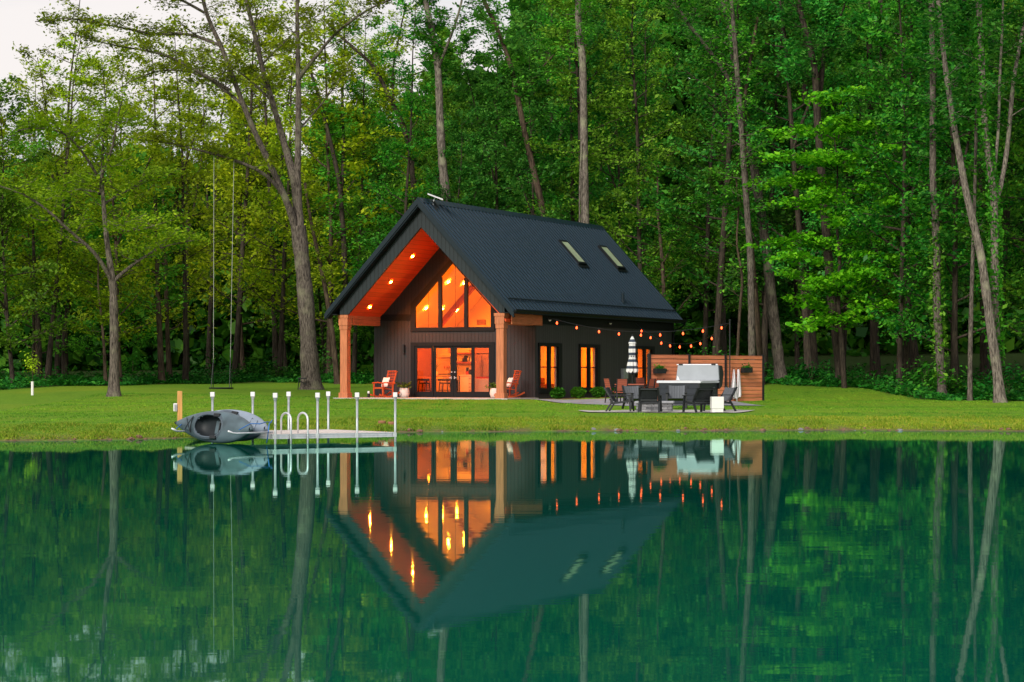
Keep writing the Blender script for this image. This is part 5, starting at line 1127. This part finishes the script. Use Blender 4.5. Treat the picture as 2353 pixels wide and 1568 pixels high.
def layered_maple():
    D = 112.0; X0 = (1935-CX)/FQ*D; z0 = gzf(X0, D); t = thing('maple_tree', 'young maple with bright level sprays of leaves right of the fence', 'tree', (X0, D, z0))
    r = np.random.default_rng(29); L = []; an = []
    st = [at(1940, 905, D), at(1935, 800, D), at(1925, 700, D), at(1930, 600, D), at(1920, 500, D), at(1925, 390, D), at(1915, 300, D)]
    P, rad = resample([(p.x-X0, p.y-D, p.z-z0) for p in st], np.linspace(.14, .02, 7), .4); P[0, 2] = -.2; L.append((P, rad, 8))
    for (xa, ya, xb, yb, dd, wdt) in [(1800, 600, 1990, 600, -2.2, 1.1), (1985, 655, 2125, 600, -1.2, 1.0), (1845, 770, 2010, 705, -2.8, 1.1), (1745, 575, 1850, 560, -1, .9), (1880, 660, 2030, 640, -3, 1.0),
        (1760, 480, 1900, 470, -2, 1.1), (1930, 520, 2110, 470, -1.8, 1.2), (1860, 440, 2040, 430, 1, 1.2), (1750, 380, 1860, 375, -1.6, 1.0), (1870, 380, 2030, 345, -1.4, 1.1), (1800, 310, 1950, 300, .6, 1.2), (1950, 290, 2080, 300, .2, 1.2),
        (1820, 700, 1960, 760, 1, 1.0), (2000, 560, 2180, 540, .8, 1.1), (1780, 640, 1880, 690, .6, .9), (2040, 700, 2140, 690, .4, .9), (1850, 235, 1990, 220, -.4, 1.1), (1755, 430, 1830, 420, .6, .9), (2060, 400, 2150, 390, 0, .9)]:
        n_ = 11
        for s in (0, 1):
            tx = (xb if s else xa) + r.uniform(-25, 25); ty = (yb if s else ya) + r.uniform(-12, 12)
            mx_ = 1925+(tx-1925)*.08; p0 = at(mx_, lerp(ya, yb, .5)+14, D); p1 = at(tx, ty, D+dd); q = np.array([(lerp(p0.x, p1.x, u)-X0, lerp(p0.y, p1.y, u)-D, lerp(p0.z, p1.z, u**1.3)+.45*math.sin(u*2.7)-z0) for u in np.linspace(0, 1, n_)])
            q[1:] += r.normal(0, .06, (n_-1, 3)); L.append((q, np.linspace(.035, .008, n_), 5))
            for u in range(2, n_):
                for w in range(4):
                    if r.random() < .2: continue
                    y = r.normal(0, wdt*.6); c_ = q[u] + np.array([r.normal(0, .30), y, -.22*y*y*.5 + r.normal(0, .05)])
                    an += [c_ + r.normal(size=3)*[.12, .12, .03] for _ in range(2)]
    wood_mesh('trunk', L, BM['dark'], t); leaf_cloud('crown', spray(r, an, 9, .17, .06), .17, LM['maple'], t, flat=.5, seed=3, aspect=.7)
layered_maple()
traced('ivy_tree', 'straight trunk with ivy on its lower half, middle of the right hand wood edge', 103, [([(2166, 916), (2158, 800), (2152, 707), (2152, 553), (2143, 430), (2143, 300), (2143, 184), (2140, 0), (2138, -120)], .19, .11)], [(0, .62, 1, 14, 2.4, .3, {}), (0, .3, .6, 7, 1.3, .2, {})], 'cool', .16, 9, 'grey', seed=30, ivy=(0, .05, .42, 900))
traced('leaning_tree', 'pale trunk leaning left, frontmost at the right hand wood edge', 95, [([(2299, 929), (2292, 860), (2278, 769), (2254, 584), (2223, 461), (2192, 295), (2171, 154), (2155, 0), (2145, -120)], .215, .065)], [(0, .6, 1, 12, 2.2, .35, {})], 'cool', .16, 9, 'pale', flare=1.7, seed=31, sz=.3)
traced('ivy_tree', 'ivy covered stem growing upright beside the leaning pale trunk', 96.2, [([(2296, 926), (2291, 861), (2285, 700), (2285, 584), (2285, 461), (2263, 307), (2254, 123), (2248, 0), (2244, -120)], .19, .10), ([(2285, 470), (2300, 430, .4), (2315, 338, .8), (2328, 184, 1), (2345, 92, 1.2), (2365, 0, 1.2)], .11, .06), ([(2284, 400, .1), (2294, 300, .6), (2297, 180, .8), (2303, 60, .9), (2306, -60, .9)], .07, .04)], [(0, .65, 1, 9, 2, .3, {}), (1, .35, 1, 10, 2, .3, {}), (2, .4, 1, 8, 1.6, .3, {})], 'cool', .155, 9, 'pale', seed=32, ivy=(0, .1, .85, 2600), sz=.25)
traced('slim_tree', 'slim straight grey trunk between the ivy tree and the leaning pale trunk', 99, [([(2228, 915), (2229, 800), (2232, 676), (2240, 430), (2243, 250)], .105, .06)], [(0, .5, 1, 10, 1.5, .3, {})], 'deep', .16, 3, 'grey', seed=33)
traced('dark_tree', 'dark stout trunk deep in the woods left of the ivy tree', 125, [([(2012, 880), (2008, 760), (2010, 600), (2004, 430), (2000, 250), (1996, 60)], .26, .14)], [(0, .3, 1, 26, 3.2, .3, {})], 'deep', .17, 14, 'dark', seed=34)
traced('dark_tree', 'dark leaning trunk just left of the ivy tree', 122, [([(2108, 885), (2098, 800), (2085, 660), (2080, 500), (2085, 300), (2080, 100)], .24, .12)], [(0, .3, 1, 26, 3.2, .3, {})], 'cool', .17, 14, 'dark', seed=35)
traced('dark_tree', 'dark shadowed trunk behind the young maple', 128, [([(1871, 870), (1862, 760), (1850, 660), (1846, 500), (1850, 300), (1848, 100)], .30, .16)], [(0, .3, 1, 26, 3.2, .3, {})], 'deep', .17, 14, 'dark', seed=36)
# white guarded sapling
sp = at(74, 911, 98); sz_ = gzf(sp.x, sp.y)
t = thing('sapling', 'tiny sapling in a white trunk guard at the far left of the lawn', 'tree', (sp.x, sp.y, sz_))
MB().tube([(0, 0, -.1), (.01, 0, .8), (-.02, 0, 1.75)], [.016, .014, .006], 6).build('trunk', BM['brown'], t); MB().lathe([(.055, -.05), (.055, .56), (.045, .56)], 12).build('trunk_guard', M['white'], t)
r = np.random.default_rng(5); P = r.normal(size=(230, 3))*[.17, .17, .26]+[0, 0, 1.25]; leaf_cloud('crown', P, .10, LM['spring'], t, seed=5)

# ------------------------------------------------------------------ swing and bracket seat at the big tree
sw = at(508, 892.5, 110.6); t = thing('platform_swing', 'black platform swing on two long pale ropes under the big tree limb', 'swing', sw)
MB().lathe([(.50, -.03), (.56, -.02), (.57, .02), (.55, .04), (.3, .03)], 28).build('seat', M['black'], t)
tl, tr = at(491, 357, 110.6)-sw, at(537, 369, 110.9)-sw; ml_, mr_ = at(490, 826, 110.6)-sw, at(529, 822, 110.6)-sw
for top, mid, s in ((tl, ml_, -1), (tr, mr_, 1)):
    MB().tube([top, mid], .010, 6).build('rope', M['rope_w'], t)
    for y in (-.4, .4): MB().tube([mid, Vector((s*.42, y, .03))], .016, 6).build('strap', M['black'], t)
sb = at(692, 895, 112.2); sbz = gzf(sb.x, sb.y)
t = thing('bracket_seat', 'small black bracket seat fixed low on the big tree trunk', 'seat', (sb.x, sb.y, sbz))
MB().box(-.16, .24, -.16, .16, .50, .55).build('seat', M['black'], t, bevel=.02); MB().tube([(-.10, 0, .5), (-.14, 0, .2), (-.16, 0, .0)], .02, 8).tube([(-.1, 0, .42), (.22, 0, .25)], .02, 8).build('bracket', M['black'], t)

# ------------------------------------------------------------------ undergrowth, far woods, bank grass
r = np.random.default_rng(77)
N = 90000; X = r.uniform(-32, 36, N); off = r.exponential(8, N).clip(0, 40); D = wood_edge(X) + off - .6 + .5*np.sin(X*1.7)+.4*np.sin(X*4.1)
w_, l_ = to_house(X, D); keep = ~((w_ > -5) & (w_ < 6) & (l_ < 22.3) & (l_ > -1)); X, D, off = X[keep], D[keep], off[keep]
hgt = (.16+.48*np.clip(off/7, 0, 1))*(.55+.45*np.sin(X*1.3+D*.7)*np.sin(X*.55-D*1.1))*(1+.5*np.sin(X*3.1+D*2.3)) + .08
Z = gz(X, D) + np.abs(r.beta(2.2, 1.4, len(X)))*hgt.clip(.08, 1.5)
o = leaf_cloud('undergrowth', np.stack([X, D, Z], 1), .15, LM['floor'], flat=.45, seed=9); tag(o, 'low green undergrowth along the wood edge and under the trees', 'undergrowth', kind='stuff')
for i in range(46):
    x = r.uniform(-30, 32); d = float(wood_edge(x)) + r.uniform(.3, 7); px = CX + x/d*FQ
    if 780 < px < 1560: continue
    h = r.uniform(.6, 1.7); lp = r.normal(size=(int(300*h), 3))*[h*.42, h*.42, h*.27]+[0, 0, h*.62]; lp[:, 2] = np.abs(lp[:, 2])
    t = thing('wild_shrub', 'wild leafy shrub among the undergrowth at the wood edge', 'shrub', (x, d, gzf(x, d)), 0, 'wild shrubs at the wood edge')
    leaf_cloud('foliage', lp, .15, LM['floor' if i % 3 else 'bush'], t, flat=.5, seed=100+i)
    m = MB()
    for q in range(4): m.tube([(0, 0, -.05), (.2*math.cos(q*1.6), .2*math.sin(q*1.6), h*.8)], .012, 4)
    m.build('stem', BM['brown'], t)
N = 260000; X = r.uniform(-55, 62, N); D = r.uniform(164, 196, N); px = CX + X/D*FQ
top = interp(px, [-300, 0, 250, 420, 700, 900, 1150, 1300, 2700], [13, 14, 13, 14.5, 16, 18, 24, 37, 42])*(1+.10*np.sin(X*.9)+.06*np.sin(X*2.3))
Z = gz(X, D) + r.beta(.95, 1.1, N)*top
o = leaf_cloud('far_woods', np.stack([X, D, Z], 1), .72, LM['deep'], flat=.1, seed=8, aspect=.85); tag(o, 'dense far woods closing the view behind the nearer trees', 'woods', kind='stuff')

def grass(name, n_, s0, s1, hmin, hmax, wdt, cols, seed, label, bias=1.0):
    r = np.random.default_rng(seed); X = r.uniform(-17, 20, n_); s = s0 + (s1-s0)*r.random(n_)**bias; D = shore(X)+s
    w_, l_ = to_house(X, D); k_ = ~((w_ > -4.3) & (w_ < 5.2) & (l_ > .1)); k_ &= ~((X > 1.6) & (X < 9.4) & (D > 79.3) & (D < 84.4)) & ~((X > 1.2) & (X < 9.4) & (D > 89.5) & (D < 103) & (X > 1.05+(97.9-D)*.36)); k_ &= D < wood_edge(X)
    X, D, s = X[k_], D[k_], s[k_]; n_ = len(X); Z = gz(X, D)
    h = r.uniform(hmin, hmax, n_)*(.6+.5*np.sin(X*2.1+D*1.3)*np.sin(X*.7-D*2.2)+.3*np.sin(X*6.3)); h = np.maximum(h, hmin*.5)
    a = r.uniform(0, 6.28, n_); lean = r.normal(0, .45, (n_, 2))*h[:, None]; w = wdt*r.uniform(.6, 1.3, n_)
    b0 = np.stack([X-np.cos(a)*w, D-np.sin(a)*w, Z-.01], 1); b1 = np.stack([X+np.cos(a)*w, D+np.sin(a)*w, Z-.01], 1); tp = np.stack([X+lean[:, 0], D+lean[:, 1], Z+h], 1)
    o = npmesh(name, np.stack([b0, b1, tp], 1).reshape(-1, 3), np.arange(n_*3).reshape(-1, 3), cols); tag(o, label, 'grass', kind='stuff')
def grass_mat(name, a, b):
    """blades: shade differs per blade; broad mown and worn bands run across the lawn"""
    m, n, k, p = new_mat(name); p.inputs['Roughness'].default_value = .7; p.inputs['Specular IOR Level'].default_value = .15
    ge = n.new('ShaderNodeNewGeometry'); tc = n.new('ShaderNodeTexCoord')
    def ramp(cols):
        r_ = n.new('ShaderNodeValToRGB'); e = r_.color_ramp.elements; e[0].color = (*cols[0], 1); e[1].color = (*cols[2], 1); q = e.new(.55); q.color = (*cols[1], 1); k.new(ge.outputs['Random Per Island'], r_.inputs[0]); return r_
    mp = n.new('ShaderNodeMapping'); mp.inputs['Scale'].default_value = (.10, .42, 1); mp.inputs['Rotation'].default_value = (0, 0, .12); k.new(tc.outputs['Object'], mp.inputs[0])
    ns = n.new('ShaderNodeTexNoise'); ns.inputs['Scale'].default_value = 1.0; ns.inputs['Detail'].default_value = 5; ns.inputs['Roughness'].default_value = .6; k.new(mp.outputs[0], ns.inputs['Vector'])
    cr = n.new('ShaderNodeValToRGB'); cr.color_ramp.elements[0].position = .40; cr.color_ramp.elements[1].position = .60; k.new(ns.outputs[0], cr.inputs[0])
    x = n.new('ShaderNodeMixRGB'); k.new(cr.outputs[0], x.inputs[0]); k.new(ramp(a).outputs[0], x.inputs[1]); k.new(ramp(b).outputs[0], x.inputs[2]); k.new(x.outputs[0], p.inputs['Base Color']); return m
for i in range(60):
    x = rnd.uniform(-13, 15); d = float(shore(x)) + rnd.uniform(-.05, .35); m = MB(); a_ = rnd.uniform(.03, .10)
    rr = random.Random(i); prof = [(a_*.7, -.05), (a_, 0), (a_*.8, a_*.4), (a_*.3, a_*.62)]; m.lathe(prof, 8)
    m.v = [(p[0]*rr.uniform(.75, 1.25), p[1]*rr.uniform(.75, 1.25), p[2]) for p in m.v]
    o = m.build('bank_stone', M['clod'] if i % 5 else M['stone']); o.location = (x, d, gzf(x, d)); o.rotation_euler = (0, 0, rr.uniform(0, 6))
    tag(o, 'small muddy stone lying along the waterline of the grassy bank', 'stone', 'muddy stones along the waterline')
GB = grass_mat('bank grass', ((.045, .130, .005), (.120, .235, .010), (.250, .270, .036)), ((.100, .180, .006), (.215, .320, .012), (.380, .320, .050)))
GL = grass_mat('lawn grass', ((.028, .110, .005), (.066, .195, .010), (.115, .275, .018)), ((.068, .175, .007), (.145, .305, .012), (.230, .390, .022)))
grass('bank_grass', 90000, .22, 4.2, .035, .09, .018, GB, 1, 'longer yellow green grass on the pond bank', 1.25)
grass('lawn_grass', 170000, 3.5, 42, .02, .045, .020, GL, 2, 'short mown lawn grass')
